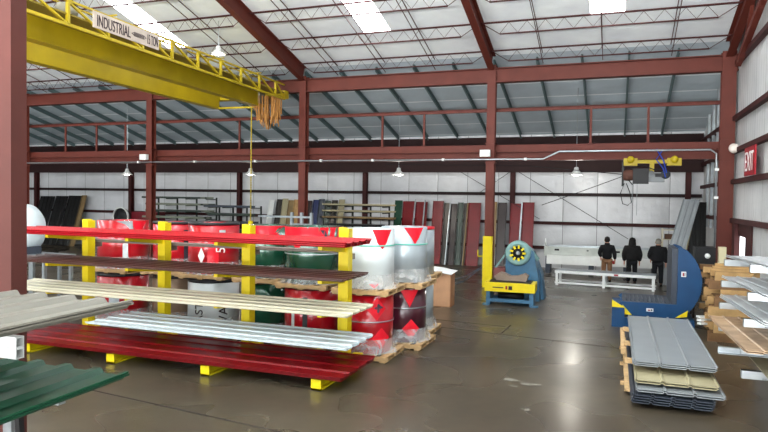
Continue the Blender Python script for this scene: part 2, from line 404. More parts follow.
# girders
g = MB().ibeam((XL, Y1 - .001, 7.66), (XW - .02, Y1 - .001, 7.66), .3, .52, .03, .02)
single(g, 'roof_girder', M_red, 'long red upper girder spanning the columns under the roof', 'girder')
g = MB().box(XL + .05, XC[0] + .1, Y1 + .18, Y1 + .5, 4.61, 4.65).box(XL + .05, XC[0] + .1, Y1 + .33, Y1 + .35, 4.65, 4.91).box(XL + .05, XC[0] + .1, Y1 + .17, Y1 + .52, 4.91, 4.95).box(XL + .05, XC[0] + .1, Y1 + .26, Y1 + .29, 4.95, 5.18)
single(g, 'runway_girder', M_red, 'red lower girder at column mid height carrying the conduit', 'girder')
g = MB().channel((XL + .05, Y1 + .27, 6.45), (XW - .06, Y1 + .27, 6.45), .08, .13, .01)
single(g, 'tie_beam', M_red, 'thin red tie beam between upper and lower girders', 'beam')
n_ = 0
for x in (-22.9, -21.2, -15.1, -8.6, -6.9, -.85, 1.0, -24.8):
    s = thing('strut', 'short red vertical strut above the lower girder, ' + ['fourth left of sign column', 'left of the column under the crane', 'beside the crane chain', 'third left of the guarded column', 'second left of the guarded column', 'first right of the guarded column', 'nearest the right column', 'farthest left'][n_], 'strut', (x, Y1, 5.16), 0, 'struts above the lower girder')
    MB().bar((0, .27, .02), (0, .27, 1.23), .08, .06).build('post', M_red, s); MB().box(-.08, .08, .2, .34, .02, .032).build('foot_plate', M_red, s); n_ += 1
# rafters of the main bay, tapering I beams along the slope
for k, x in enumerate(XC):
    y0, y1 = Y1 - .1, 2.0
    r = MB().ibeam((x, y0, roofz(y0) - .3), (x, y1, roofz(y1) - .3), .24, .56, .03, .016)
    single(r, 'roof_rafter', M_red, 'red rafter climbing the roof slope, ' + ORD[k] + ' from the right wall', 'rafter', 'main roof rafters')
# low roof purlins
for i in range(24):
    x = 1.88 - 1.537 * i
    p = MB(); y0, y1 = Y1 + .2, Y2 - .1
    p.channel((x, y0, roofz(y0) - .12), (x, y1, roofz(y1) - .12), .07, .2, .012)
    single(p, 'low_roof_purlin', M_purlin, 'dark sloping purlin under the low rear roof, %s from the right wall' % ORD[i], 'purlin', 'purlins of the low roof')
# open web joists
def joist(x0, x1, y, lab):
    L = x1 - x0; z = roofz(y) - .03; t = thing('bar_joist', lab, 'joist', (x0, y, z), 0, 'open web roof joists')
    D = .42; e = .62
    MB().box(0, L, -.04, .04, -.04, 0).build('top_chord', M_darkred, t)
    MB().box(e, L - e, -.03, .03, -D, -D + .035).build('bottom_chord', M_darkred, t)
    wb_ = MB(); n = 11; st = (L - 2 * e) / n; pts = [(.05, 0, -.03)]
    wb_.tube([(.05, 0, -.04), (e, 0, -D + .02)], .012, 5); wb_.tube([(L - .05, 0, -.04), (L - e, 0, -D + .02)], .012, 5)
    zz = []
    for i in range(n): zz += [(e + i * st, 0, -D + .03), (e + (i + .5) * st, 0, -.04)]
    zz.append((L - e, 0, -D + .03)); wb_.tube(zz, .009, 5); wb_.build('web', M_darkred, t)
for j, y in enumerate((22.45, 20.62, 18.79, 16.96, 15.13, 13.3)):
    for k in range(4):
        joist(XC[k + 1] + .02, XC[k] - .02, y, 'maroon open web joist, %s row up from the girder, %s bay from right wall' % (ORD[j], ORD[k]))
for i, x in enumerate((1.6, -.53, -2.5, -6.4, -8.36, -10.35, -13.9, -16.0, -18.0, -21.6, -23.5, -25.5)):
    b = MB(); y0, y1 = Y1 - .2, 10
    b.bar((x, y0, roofz(y0) - .09), (x, y1, roofz(y1) - .09), .025, .025); b.bar((x + .03, y0, roofz(y0) - .46), (x + .03, y1, roofz(y1) - .46), .022, .022)
    single(b, 'joist_bridging', M_darkred, 'pair of thin bridging rods crossing the joists, %s from the right wall' % ORD[i], 'bridging', 'joist bridging rods')
# back wall columns, girts, eave girder
for k in range(6):
    x = 3.0 - 7.62 * k
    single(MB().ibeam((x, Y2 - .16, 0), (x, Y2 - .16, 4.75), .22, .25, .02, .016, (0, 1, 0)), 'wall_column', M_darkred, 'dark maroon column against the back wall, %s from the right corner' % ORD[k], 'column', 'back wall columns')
for i, z in enumerate((3.47, 2.12, .95)):
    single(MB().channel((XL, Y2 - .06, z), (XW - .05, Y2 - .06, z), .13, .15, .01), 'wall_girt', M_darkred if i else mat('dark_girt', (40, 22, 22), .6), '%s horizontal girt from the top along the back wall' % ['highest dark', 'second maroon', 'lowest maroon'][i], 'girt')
g = MB().ibeam((XL + .05, Y2 - .46, 4.85), (XW - .05, Y2 - .32, 4.85), .28, .7, .03, .02); g.box(XL + .05, XW - .05, Y2 - .1, Y2 + .01, 5.25, 6.2)
single(g, 'eave_girder', mat('shaded_maroon_steel', (44, 22, 22), .7), 'deep shaded maroon girder along the top of the back wall', 'girder')  # girder stands in shade; the shade is put into its paint colour
# right wall girts and side framing
for i, z in enumerate((7.62, 5.86, 4.82, 3.85, 2.62)):
    y1 = Y2 - .2 if z < 6.2 else 22.6
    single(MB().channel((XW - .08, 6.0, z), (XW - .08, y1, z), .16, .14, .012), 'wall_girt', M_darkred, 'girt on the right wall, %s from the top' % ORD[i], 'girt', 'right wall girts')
b = MB(); b.bar((XW - .2, 21.8, 7.4), (XW - .2, 13.5, 9.8), .16, .16); b.bar((XW - .2, 20.8, 7.65), (XW - .2, 19.6, 8.9), .1, .1); b.bar((XW - .2, 18.6, 8.25), (XW - .2, 19.4, 9.1), .1, .1)
single(b, 'roof_bracing', M_red, 'red diagonal bracing high in the corner against the right wall', 'bracing')
d = thing('door_frame', 'maroon steel framing round the bright slit window on the right wall', 'frame', (XW - .1, 21.2, 0))
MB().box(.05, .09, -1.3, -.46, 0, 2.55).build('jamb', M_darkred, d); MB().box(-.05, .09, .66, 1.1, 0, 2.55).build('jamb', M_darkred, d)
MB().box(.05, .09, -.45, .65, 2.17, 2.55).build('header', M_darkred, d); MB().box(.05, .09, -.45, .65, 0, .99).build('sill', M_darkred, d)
# side wall rods and tall bright studs behind the right column
for i, (y, z1) in enumerate(((26.2, 5.5), (27.4, 5.5), (28.6, 5.2))):
    single(MB().bar((XW - .1, y, 2.2), (XW - .1, y, roofz(y) - .1), .1, .1), 'wall_stud', M_galv, 'pale vertical stud on the right wall behind the column, %s towards the back' % ORD[i], 'stud', 'pale studs of the right wall')
for i, (p, q) in enumerate((((-7.1, 30.3, 4.5), (-3.3, 30.3, 2.3)), ((-4.3, 30.32, 4.5), (.6, 30.32, 1.5)), ((-4.75, 30.3, 4.5), (-6.2, 30.3, 3.5)))):
    single(MB().tube([p, q], .014, 6), 'brace_rod', M_black, ['thin dark diagonal brace rod left of the back wall column', 'thin dark diagonal brace rod above the three workers', 'short crossed brace rod beside the guarded column'][i], 'rod')
# floor joints
for i, (a, b2) in enumerate((((-6.3, 16.6), (-4.25, 15.9)), ((-4.25, 15.05), (-.05, 14.46)), ((-4.5, 15.94), (-2.5, 15.75)), ((-2.45, 14.9), (-2.4, 16.0)), ((-.05, 14.46), (1.8, 14.2)), ((-8.0, 7.86), (-3.4, 7.3)))):
    single(MB().bar((a[0], a[1], .001), (b2[0], b2[1], .001), .035, .004), 'floor_joint', M_joint, 'dark saw-cut joint line in the concrete floor, ' + ['farthest left piece behind the coils', 'long piece right of the coils', 'rear parallel piece', 'short crossing piece', 'piece running under the blue upender side', 'near piece before the yellow rack'][i], 'floor joint')

M_splash = mat('dried_paint', (112, 108, 98), .6)
for i, (x, y, r0) in enumerate(((-1.65, 11.1, .13), (-1.35, 10.95, .08), (-1.2, 11.0, .1), (-1.55, 10.75, .05), (-1.2, 9.6, .06))):
    k = 12; rs = [r0 * random.uniform(.5, 1.1) for _ in range(k)]
    vs = [(x + rs[q] * 1.5 * math.cos(q * 2 * PI / k), y + rs[q] * math.sin(q * 2 * PI / k), zz) for zz in (.0005, .0025) for q in range(k)]
    p_ = MB().add(vs, [tuple(range(k - 1, -1, -1)), tuple(range(k, 2 * k))] + [(q, (q + 1) % k, k + (q + 1) % k, k + q) for q in range(k)])
    single(p_, 'paint_splash', M_splash, 'dried pale paint splash on the open floor, %s' % ['largest, leftmost', 'small, between two larger ones', 'right of the middle one', 'smallest, nearest the big one', 'single one closest to the viewer'][i], 'paint splash', 'paint splashes on the floor')
# ------------------------------------------------------------------ services
c = thing('conduit', 'pale pipe running along the lower girder and down the right column', 'pipe', (0, Y1 - .25, 0))
MB().tube([(-27, 0, 4.62), (-2.4, 0, 4.62), (-1.85, 0, 4.88), (2.85, 0, 4.88), (3.02, 0, 4.75), (3.04, 0, 1.6)], .03, 8).build('pipe', M_galv, c, True)
for x in (-20, -17, -14, -11, -8.8, -6, -3): MB().box(x - .04, x + .04, -.05, .1, 4.58, 4.67).build('clip', M_white, c)
for z in (4.2, 3.3): MB().box(2.98, 3.1, -.05, .05, z, z + .08).build('clip', M_white, c)
for i, (x, lab) in enumerate(((-6.1, 'on the guarded column'), (-19.65, 'on the column behind red coils'))):
    b = thing('junction_box', 'small white electrical box ' + lab, 'electrical box', (-4.43 if i == 0 else x, Y1 - .3, 4.72))
    bx_ = MB().box(-.18, .18, -.08, .08, 0, .24).build('housing', M_white, b); MB().box(-.17, .17, -.095, -.08, .03, .21).build('cover', M_white, b)
    MB().tube([(0, 0, .1), (0, .14, .1)], .03).build('bracket', M_galv, b)
# bay lamps under the low roof
LP = []
def lamp(loc, lab, zc, pw):
    t = thing('high_bay_lamp', lab, 'lamp', loc, 0, 'hanging bay lamps')
    MB().lathe([(.05, .3), (.08, .28), (.1, .16), (.27, 0), (.26, -.01), (.08, .14)], n=20).build('shade', M_white, t, True)
    MB().lathe([(.02, .06), (.09, .05), (.12, .02), (.1, -.02), (.02, -.04)], n=16).build('bulb', M_lampglow, t, True)
    MB().tube([(0, 0, .3), (0, 0, zc - loc[2])], .012).build('stem', M_galv, t)
    d = bpy.data.lights.new('lamp_light', 'POINT'); d.energy = pw; d.color = (1, .95, .86); d.shadow_soft_size = .12
    o = bpy.data.objects.new('lamp_light', d); C.objects.link(o); o.parent = t; o.location = (0, 0, -.12)
for i, x in enumerate((-1.45, -8.8, -16.2, -23.5)):
    lamp((x, 25.8, 4.2), 'lit bell lamp under the low roof, %s' % ['above the three workers', 'above the leaning green sheet', 'beside the yellow crane chain', 'left of the column, farthest left'][i], roofz(25.8) - .02, LAMP_POWER * (2.6, 1.6, .8, .4)[i])
lamp((-13.35, 19.1, 8.2), 'round lamp hanging under the main roof beside the crane', roofz(19.1) - .02, 20)
# exit sign and bell
s = thing('exit_sign', 'red sign with white EXIT lettering on the right wall', 'sign', (XW - .2, 19.5, 3.93))
MB().box(-.02, .02, -.7, .7, 0, .78).build('panel', M_signred, s)
lettering('lettering', 'EXIT', .6, Matrix(((0, 0, -1, -.026), (-1, 0, 0, 0), (0, 1, 0, .39), (0, 0, 0, 1))), M_wletter, s, (1.15, .52))
s = thing('alarm_bell', 'round pale bell beside the exit sign on the wall', 'bell', (XW - .22, 21.9, 4.86))
MB().lathe([(.03, .1), (.12, .09), (.15, .03), (.13, -.04), (.06, -.08), (.02, -.09)], n=20, axis='y').build('dome', mat('bell_cream', (226, 214, 204), .4), s, True)
MB().box(.0, .22, .0, .06, -.05, .05).build('bracket', M_darkred, s)

# ------------------------------------------------------------------ bridge crane
cr = thing('bridge_crane', 'large yellow overhead travelling crane with sign and walkway', 'crane', (-13.1, 21.6, 6.65), R(2.6))
def girderc(x, ylen):
    g_ = MB(); g_.box(x - .16, x + .16, -ylen, 0, 0, .03); g_.box(x - .13, x + .13, -ylen, 0, .03, .57); g_.box(x - .2, x + .2, -ylen, 0, .57, .6); return g_
girderc(0, 17.5).build('girder', M_crane, cr); girderc(-2.0, 17.5).build('girder', M_crane, cr)
MB().box(-2.5, 1.0, .02, .36, .35, .65).build('end_truck', M_crane, cr)
MB().bar((-2.0, -.05, .02), (.1, -.05, .02), .06, .07).build('tie_bar', M_crane, cr)
MB().box(.16, 1.0, -17.5, 0, .52, .56).build('walkway', mat('crane_grating', (120, 104, 30), .7), cr)
rl = MB(); rl.bar((1.0, -17.5, .84), (1.0, 0, .84), .05, .05); rl.bar((1.0, -17.5, .3), (1.0, 0, .3), .07, .07)
y = -17.0; i = 0
while y < -.1:
    rl.bar((1.0, y, .3), (1.0, y, .84), .07, .07)
    rl.bar((1.0, y, .82), (1.0, min(y + 1.2, 0), .33), .06, .04); y += 1.25; i += 1
rl.build('walkway_truss', M_crane, cr)
rl = MB(); rl.bar((.15, -17.5, 1.05), (.15, 0, 1.05), .04, .04)
y = -16.4
while y < 0: rl.bar((.15, y, .6), (.15, y, 1.05), .04, .04); rl.bar((.15, y, 1.05), (.75, y, 1.05), .035, .035); y += 2.5
rl.build('handrail', M_crane, cr)
sg = MB().box(1.04, 1.06, -10.05, -7.65, .43, .82).build('sign_board', mat('faded_sign', (176, 164, 152), .6), cr)
MX = lambda x, y, z: Matrix(((0, 0, 1, x), (1, 0, 0, y), (0, 1, 0, z), (0, 0, 0, 1)))
lettering('lettering', 'INDUSTRIAL', .3, MX(1.066, -9.35, .62), M_letter, sg, (1.15, .27))
lettering('lettering', '<IIIIIIIIIII>', .1, MX(1.066, -8.45, .62), M_letter, sg, (.55, .11))
lettering('lettering', '15 TON', .3, MX(1.066, -7.91, .62), M_letter, sg, (.42, .25))
wheels = MB(); wheels.lathe([(.02, -.06), (.2, -.05), (.2, .05), (.02, .06)], (.5, .2, .8), 16, 'y'); wheels.lathe([(.02, -.06), (.2, -.05), (.2, .05), (.02, .06)], (-2, .2, .8), 16, 'y')
# motor and walkway equipment
for yy in (-10.5, -6.2, -2.3): MB().lathe([(.02, 0), (.16, .02), (.16, .42), (.02, .44)], (.5, yy, .78), 16, 'y').build('drive_motor', mat('crane_grey', (130, 126, 110), .5), cr, True)
fs = MB()
for i in range(64):
    a = random.uniform(-.1, .95); b = random.uniform(-.5, -.05); L_ = random.uniform(.5, .95) + .35 * math.sin(a * 3)
    fs.tube([(a, b, .38), (a + random.uniform(-.03, .03), b, .38 - L_ * .5), (a + random.uniform(-.06, .06), b, .38 - L_)], .022, 5)
fs.build('hanging_cables', M_rope, cr)['kind'] = 'stuff'
ch = MB(); zt = 0.
for i in range(45):
    z_ = -.1 * i; ch.add([(-.40 - .02, -.06, z_), (-.40 + .02, -.06, z_), (-.40 + .02, -.06, z_ - .085), (-.40 - .02, -.06, z_ - .085), (-.42, -.03, z_), (-.38, -.03, z_), (-.38, -.03, z_ - .085), (-.42, -.03, z_ - .085)],
                       [(0, 1, 2, 3), (7, 6, 5, 4), (0, 4, 5, 1), (1, 5, 6, 2), (2, 6, 7, 3), (3, 7, 4, 0)])
ch.tube([(-.4, -.045, .05), (-.4, -.045, -4.5)], .01, 5)
ch.build('control_chain', M_crane, cr); MB().box(-.1, .2, -.5, -.1, .1, .5).build('cable_box', mat('crane_grey', (130, 126, 110), .5), cr)
MB().box(-.47, -.33, -.11, .02, -4.85, -4.45).build('pendant', M_yel, cr)
# small hoist under the lower girder
h = thing('hoist_crane', 'small olive yellow trolley hoist with grey motor under the lower girder', 'hoist', (1.15, 23.23, 3.8))
MB().box(-.85, .85, -.1, .1, .68, .8).build('carriage', M_crane, h)
for x in (-.68, .68):
    MB().box(x - .22, x + .22, -.18, .18, .6, .85).build('end_block', M_crane, h); MB().lathe([(.02, -.05), (.12, -.04), (.12, .04), (.02, .05)], (x, -.2, .8), 16, 'y').build('wheel', M_crane, h, True)
MB().box(-.75, -.6, -.05, .05, .8, .812).box(.6, .75, -.05, .05, .8, .812).build('rail_shoe', M_crane, h)
MB().bar((0, 0, .3), (0, 0, .7), .14, .14).build('hanger', M_crane, h)
MB().box(-.55, .4, -.15, .15, .05, .3).build('hoist_body', mat('machine_grey', (118, 122, 124), .5), h)
MB().lathe([(.02, -.28), (.13, -.25), (.15, -.1), (.15, .2), (.1, .28), (.02, .3)], (-.2, -.02, .3), 16, 'x').build('motor', mat('machine_grey', (118, 122, 124), .5), h, True)
MB().lathe([(.02, -.2), (.18, -.18), (.2, 0), (.16, .2), (.02, .22)], (-.72, 0, .28), 18, 'x').build('cable_drum', mat('rust_brown', (86, 56, 46), .7), h, True)
MB().box(-.95, -.88, -.1, .1, -.1, .75).box(-.6, -.1, -.2, -.15, -.02, .5).box(.1, .5, -.2, .1, .22, .34).build('switch_gear', M_black, h)
MB().tube([(-.7, -.1, .5), (-.3, -.15, .62), (.1, -.1, .45), (.5, -.1, .6)], .02).tube([(-.9, -.05, .6), (-.8, -.1, .2), (-.6, -.1, -.05)], .02).build('loose_wiring', M_rubber, h)
MB().lathe([(.02, -.06), (.15, -.05), (.15, .05), (.02, .06)], (.42, -.12, .3), 16, 'y').build('sheave', M_greyplate, h, True)
MB().tube([(.3, -.15, 1.1), (.12, -.2, .8), (.34, -.22, .5), (.42, -.2, .2)], .022).tube([(.12, -.2, 1.15), (.35, -.2, .75), (.45, -.2, .35)], .022).build('blue_hose', M_bluecable, h)
MB().tube([(-.86, 0, 0), (-.98, 0, -.35), (-.9, 0, -.7), (-.74, 0, -.76), (-.62, 0, -.65), (-.68, 0, -.3), (-.8, 0, 0)], .016).build('cable_loop', M_rubber, h)
MB().tube([(-.6, 0, .05), (-.6, 0, -.75)], .008, 5).tube([(-.45, 0, .05), (-.45, 0, -1.1)], .008, 5).build('pull_cord', M_galv, h)
single(MB().tube([(-8.5, 23.3, 4.5), (-3, 23.3, 4.42), (.2, 22.95, 4.1)], .014).tube([(.2, 22.95, 4.02), (-.9, 23.4, 3.6), (-2.6, 24.5, 3.0)], .012), 'feed_cable', M_rubber, 'black cables swooping from the small hoist to the left', 'cable')

# ------------------------------------------------------------------ yellow cantilever rack with roofing sheets
UX = [-4.73, -6.84, -8.89, -10.95]; UY = 10.85
rk = thing('cantilever_rack', 'bright yellow cantilever rack holding coloured roofing sheets', 'rack', (0, 0, 0))
LV = [2.34, 1.76, 1.18, .64]
for i, x in enumerate(UX):
    MB().box(x - .12, x - .02, UY - .06, UY + .12, 0, 2.6).box(x - .02, x + .1, UY - .11, UY + .09, 0, 2.58).build('upright', M_yel, rk)
    fx = x + .21 - .05 * i
    ft = MB().box(fx - .09, fx + .09, 9.22, UY + .2, 0, .03).box(fx - .02, fx + .02, 9.24, UY + .2, .03, .2).box(fx - .09, fx + .09, 9.22, UY + .2, .18, .215).box(fx - .09, fx + .09, 9.22, 9.25, 0, .2).build('base_arm', M_yel, rk)
    for z in LV:
        a = MB(); yt, yb = 9.75, UY - .1
        vs = []
        for xx in (x - .04, x + .04): vs += [(xx, yt, z), (xx, yb, z), (xx, yb, z - .2), (xx, yt, z - .09)]
        a.add(vs, [(0, 1, 2, 3), (7, 6, 5, 4), (0, 4, 5, 1), (1, 5, 6, 2), (2, 6, 7, 3), (3, 7, 4, 0)])
        a.build('arm', M_yel, rk)
    a = MB(); a.box(x - .04, x + .04, UY + .12, UY + .36, 1.98, 2.09); a.build('rear_arm', M_taupe, rk)
MB().box(UX[3] - .5, UX[3] - .38, 9.215, 9.222, .06, .17).build('tag', M_white, rk)
def stack(x0, x1, y0, y1, z, n, m_, word, name='roofing_sheet', dz=.03, ribs=5, rh=.022, grp=None):
    for i in range(n):
        jx = random.uniform(-.02, .02); jy = 0
        mb = MB().sheet((x0 + jx, y0 + jy, z + .006 + i * dz), (x1 - x0, 0, 0), (0, y1 - y0, 0), ribs, rh, .012, (0, 0, 1), .045)
        single(mb, name, m_, ('lowest ', 'second ', 'topmost ')[i if i < n - 1 else 2] + word if n > 1 else word, 'roofing sheet', grp or word.split(' on ')[0] + ' stack')
stack(-12.2, -4.12, 9.42, 10.6, LV[0], 3, M_redp, 'bright red ribbed sheet on the highest arms of the yellow rack', dz=.032)
stack(-12.0, -4.2, 9.5, 10.66, LV[1], 2, M_brown, 'dark brown ribbed sheet on the second arms of the yellow rack', ribs=6, dz=.02)
stack(-12.4, -4.1, 9.45, 10.7, LV[2], 2, M_cream, 'long cream ribbed sheet on the third arms of the yellow rack', ribs=5, dz=.018, rh=.022)
stack(-9.6, -4.1, 9.42, 10.68, LV[3], 2, M_whitesh, 'bluish white ribbed sheet on the lowest arms of the yellow rack', ribs=5, dz=.018, rh=.022)
stack(-11.6, -4.05, 9.12, 10.66, .215, 3, M_redd, 'deep red ribbed sheet on the base of the yellow rack', ribs=5, dz=.022)
stack(-11.3, -5.0, 11.0, 11.2, 2.09, 2, M_taupe, 'of two grey brown sheets on the rear arms of the yellow rack', ribs=2)

# ------------------------------------------------------------------ steel coils on pallets
def pallet_proto():
    t = thing('pallet', 'x', 'pallet', (0, 0, 0))
    for i, x in enumerate((-.52, -.26, 0, .26, .52)): MB().box(x - .07, x + .07, -.56, .56, .1, .12).build('deck_board', M_palw, t)
    for y in (-.51, 0, .51): MB().box(-.59, .59, y - .04, y + .04, .022, .1).build('stringer', M_palw, t)
    for x in (-.5, 0, .5): MB().box(x - .06, x + .06, -.56, .56, 0, .022).build('bottom_board', M_palw, t)
    return t
PAL0 = [pallet_proto()]
used = [False]
def pallet(x, y, z, rz, lab):
    if not used[0]: p = PAL0[0]; p.location = (x, y, z); p.rotation_euler = (0, 0, rz); used[0] = True
    else: p = dup(PAL0[0], (x, y, z), rz)
    p['label'] = lab; p['group'] = 'coil pallets'
def coil(x, y, z, r, hh, m_, lab, patches=(), film=True, strap=None, letters=(), ring=None, lower_film=True):
    t = thing('steel_coil', lab, 'coil', (x, y, z), 0, 'wrapped steel coils')
    MB().lathe([(r * .5, 0), (r, 0), (r, hh), (r * .5, hh)], n=48, closed=True).build('coil_body', m_, t, True)
    if ring: MB().lathe([(r + .006, hh - .05), (r + .006, hh + .008), (r * .52, hh + .008), (r * .52, hh - .02)], n=48).build('edge_wrap', ring, t, True)
    for (a0, poly, pm) in patches:      # poly: list of (arc metres, height) rows: (z, s_left, s_right)
        q = MB(); rr = r + .01; vs = []; fs = []; n = 8
        for (zz, sl, sr) in poly:
            for j in range(n + 1):
                s_ = sl + (sr - sl) * j / n; a = R(a0) + s_ / r; vs.append((rr * math.cos(a), rr * math.sin(a), zz))
        for i in range(len(poly) - 1):
            for j in range(n): fs.append((i * (n + 1) + j, i * (n + 1) + j + 1, (i + 1) * (n + 1) + j + 1, (i + 1) * (n + 1) + j))
        q.add(vs, fs).build('printed_corner', pm, t, True)
    for zz in (strap or ()): MB().lathe([(r + .007, zz - .012), (r + .013, zz - .012), (r + .013, zz + .012), (r + .007, zz + .012)], n=48, closed=True).build('strap', M_teal if m_ in (M_coilwhite, M_coilgrey) else M_galv, t, True)
    if film:
        rr = r + .022
        f = MB(); n = 40; prof = [(1.16, -.0), (1.13, .06), (1.08, .13), (1.04, .2), (1.03, .28)]; ph_ = random.uniform(0, 6)
        vs = []; fs = []
        for pr, ph in prof:
            for k in range(n):
                a = 2 * PI * k / n; ww = 1 + (pr - 1) * (1 + .35 * math.sin(a * 7 + ph_) * (pr > 1.035)); vs.append((rr * ww * math.cos(a), rr * ww * math.sin(a), ph))
        for i in range(len(prof) - 1):
            for k in range(n): fs.append((i * n + k, i * n + (k + 1) % n, (i + 1) * n + (k + 1) % n, (i + 1) * n + k))
        f.add(vs, fs); f.build('stretch_film', M_film, t, True)
    for (txt, ang, zc, size) in letters:
        lettering('lettering', txt, size, None, M_letter if m_ is M_coilwhite else M_wletter, t, None, (r + .012, R(ang), zc, True))
    return t
def tri(h0, h1, w_, skew=0.):   # triangle pointing down from h0 to h1
    return [(h1, skew, skew + .01), ((h0 + h1) / 2, -w_ / 4 + skew * .5, w_ / 4 + skew * .5), (h0, -w_ / 2, w_ / 2)]
def diam(zc, hh, w_): return [(zc - hh, -.01, .01), (zc, -w_ / 2, w_ / 2), (zc + hh, -.01, .01)]
def toward(x, y, off=0): return math.degrees(math.atan2(-y, -x)) + off    # angle of the coil face looking at the near yard side
PZ = 1.27   # height of the upper pallets
CO = [  # x, y, r, upper material, lower material, tag
    (-4.62, 11.8, .5, 'A'), (-4.3, 13.05, .5, 'B'), (-5.98, 12.0, .59, 'C'), (-7.27, 12.35, .5, 'D'), (-8.75, 12.4, .58, 'E'), (-10.0, 12.6, .52, 'F'), (-11.4, 12.4, .6, 'G'), (-4.5, 14.35, .5, 'H'), (-5.7, 13.5, .5, 'I'), (-7.6, 13.7, .52, 'J')]
where = dict(A='nearest the aisle', B='second along the aisle', C='behind the rack right end', D='left of the wide pair', E='behind the rack middle', F='left of the rack middle', G='at the row left end', H='farthest along the aisle', I='hidden behind the wide pair', J='in the rear row left')
for x, y, r, k in CO:
    rz = R(random.uniform(-2, 2)); f = toward(x, y)
    pallet(x, y, 0, rz, 'wooden pallet on the floor under the coil stack ' + where[k])
    pallet(x, y, PZ, rz, 'wooden pallet between the two coils of the stack ' + where[k])
    U = (x, y, PZ + .122); Lw = (x, y, .122); H1 = 1.12
    lab = lambda c_, lv: '%s coil, %s of the stack %s' % (c_, lv, where[k])
    if k == 'A':
        coil(*U, r, 1.16, M_coilwhite, lab('white wrapped steel', 'upper'), [(f + 34, [(.78, -.05, -.03), (.9, -.15, .06), (1.0, -.18, .1), (1.155, -.25, .2)], M_redlab), (f - 70, tri(1.155, .95, .5), M_redlab), (f + 10, [(.02, 0, .02), (.1, -.1, .12)], M_redlab)], strap=(.84,))
        coil(*Lw, r, H1, M_coilred, lab('glossy red steel', 'lower'), [(f + 18, diam(.88, .22, .4), M_redlab), (f + 30, diam(.3, .2, .4), M_redlab), (f + 22, [(.8, -.02, .0), (.9, -.1, .1), (.98, -.02, .0)], M_slate)], strap=(.62,))
    elif k == 'B':
        coil(*U, r, 1.16, M_coilgrey, lab('pale grey wrapped steel', 'upper'), [(f + 22, [(.82, .03, .05), (.95, -.05, .14), (1.155, -.2, .26)], M_redlab)], strap=(.8,))
        coil(*Lw, r, H1, M_coilmar, lab('dark maroon steel', 'lower'), [(f + 15, tri(1.11, .75, .4), M_redlab), (f + 20, diam(.28, .2, .4), M_redlab)], strap=(.72,))
    elif k == 'C':
        coil(*U, r, 1.16, M_coilgreen, lab('wide green steel', 'upper'), [(f, [(.9, -.8, .82), (1.155, -.9, .9)], M_redlab), (f + 18, [(.72, 0, .02), (.9, -.3, .25)], M_redlab), (f - 35, [(.7, 0, .02), (.9, -.2, .25)], M_redlab), (f + 25, [(.95, -.02, .05), (1.1, -.12, -.02)], M_greyplate)], strap=(.6,))
        coil(*Lw, r, H1, M_coilred, lab('wide red steel', 'lower'), [(f - 15, [(.2, -.05, .05), (1.0, -.05, .05)], M_coilblk), (f - 42, [(.3, -.04, .04), (.9, -.04, .04)], M_coilwhite)], strap=(.2, .9))
    elif k == 'D':
        coil(*U, r, 1.14, M_coilgreen, lab('narrow green steel', 'upper'), [(f - 5, tri(1.135, .75, 1.0), M_redlab), (f - 58, [(.02, -.05, .05), (1.12, -.05, .05)], M_coilwhite)])
        coil(*Lw, r, H1, M_coilgreen, lab('dark green steel', 'lower'))
    elif k == 'E':
        coil(*U, r, 1.15, M_coilred, lab('red steel with pale labels', 'upper'), [(f - 28, diam(.42, .17, .16), M_wletter), (f + 18, [(.88, -.07, .07), (1.0, -.07, .07)], M_coilgrey), (f - 2, [(.2, -.12, .12), (.9, -.12, .12)], M_redlab)], letters=[('5', f + 15, .55, .3)], ring=M_coilblk, strap=(.08,))
        coil(*Lw, r, H1, M_coilwhite, lab('white printed steel', 'lower'), letters=[('ASTA', f - 32, .5, .28), ('VAS', f + 22, .42, .3)], ring=M_coilblk)
    elif k == 'F':
        coil(*U, r, 1.13, M_coilred, lab('red steel with black band', 'upper'), [(f + 30, [(.1, -.08, .08), (.95, -.08, .08)], M_greyplate)], ring=M_coilblk)
        coil(*Lw, r, H1, M_coilbrn, lab('dull tan steel', 'lower'), ring=M_coilblk)
    elif k == 'G':
        coil(*U, r, 1.14, M_coilred, lab('red steel with pale printed triangle', 'upper'), [(f + 5, [(.85, .15, .17), (1.135, -.22, .15)], M_coilgrey), (f + 35, [(.8, 0, .02), (1.135, -.22, .25)], M_redlab), (f + 4, [(.2, -.06, .06), (.6, -.06, .06)], M_coilwhite)])
        coil(*Lw, r, H1, M_coilred, lab('red and black banded steel', 'lower'), [(f - 20, [(.3, -.12, .12), (.85, -.12, .12)], M_coilgrey)], ring=M_coilblk)
    elif k == 'H':
        coil(*U, r, 1.1, M_coilgrey, lab('grey red-rimmed steel', 'upper'), ring=M_redlab, film=False); coil(*Lw, r, H1, M_coilgrey, lab('grey steel', 'lower'))
    else:
        coil(*U, r, 1.0, M_coilred, lab('plain red steel', 'upper'), ring=M_coilblk); coil(*Lw, r, H1, M_coilred if k == 'J' else M_coilgreen, lab('plain dark steel', 'lower'))
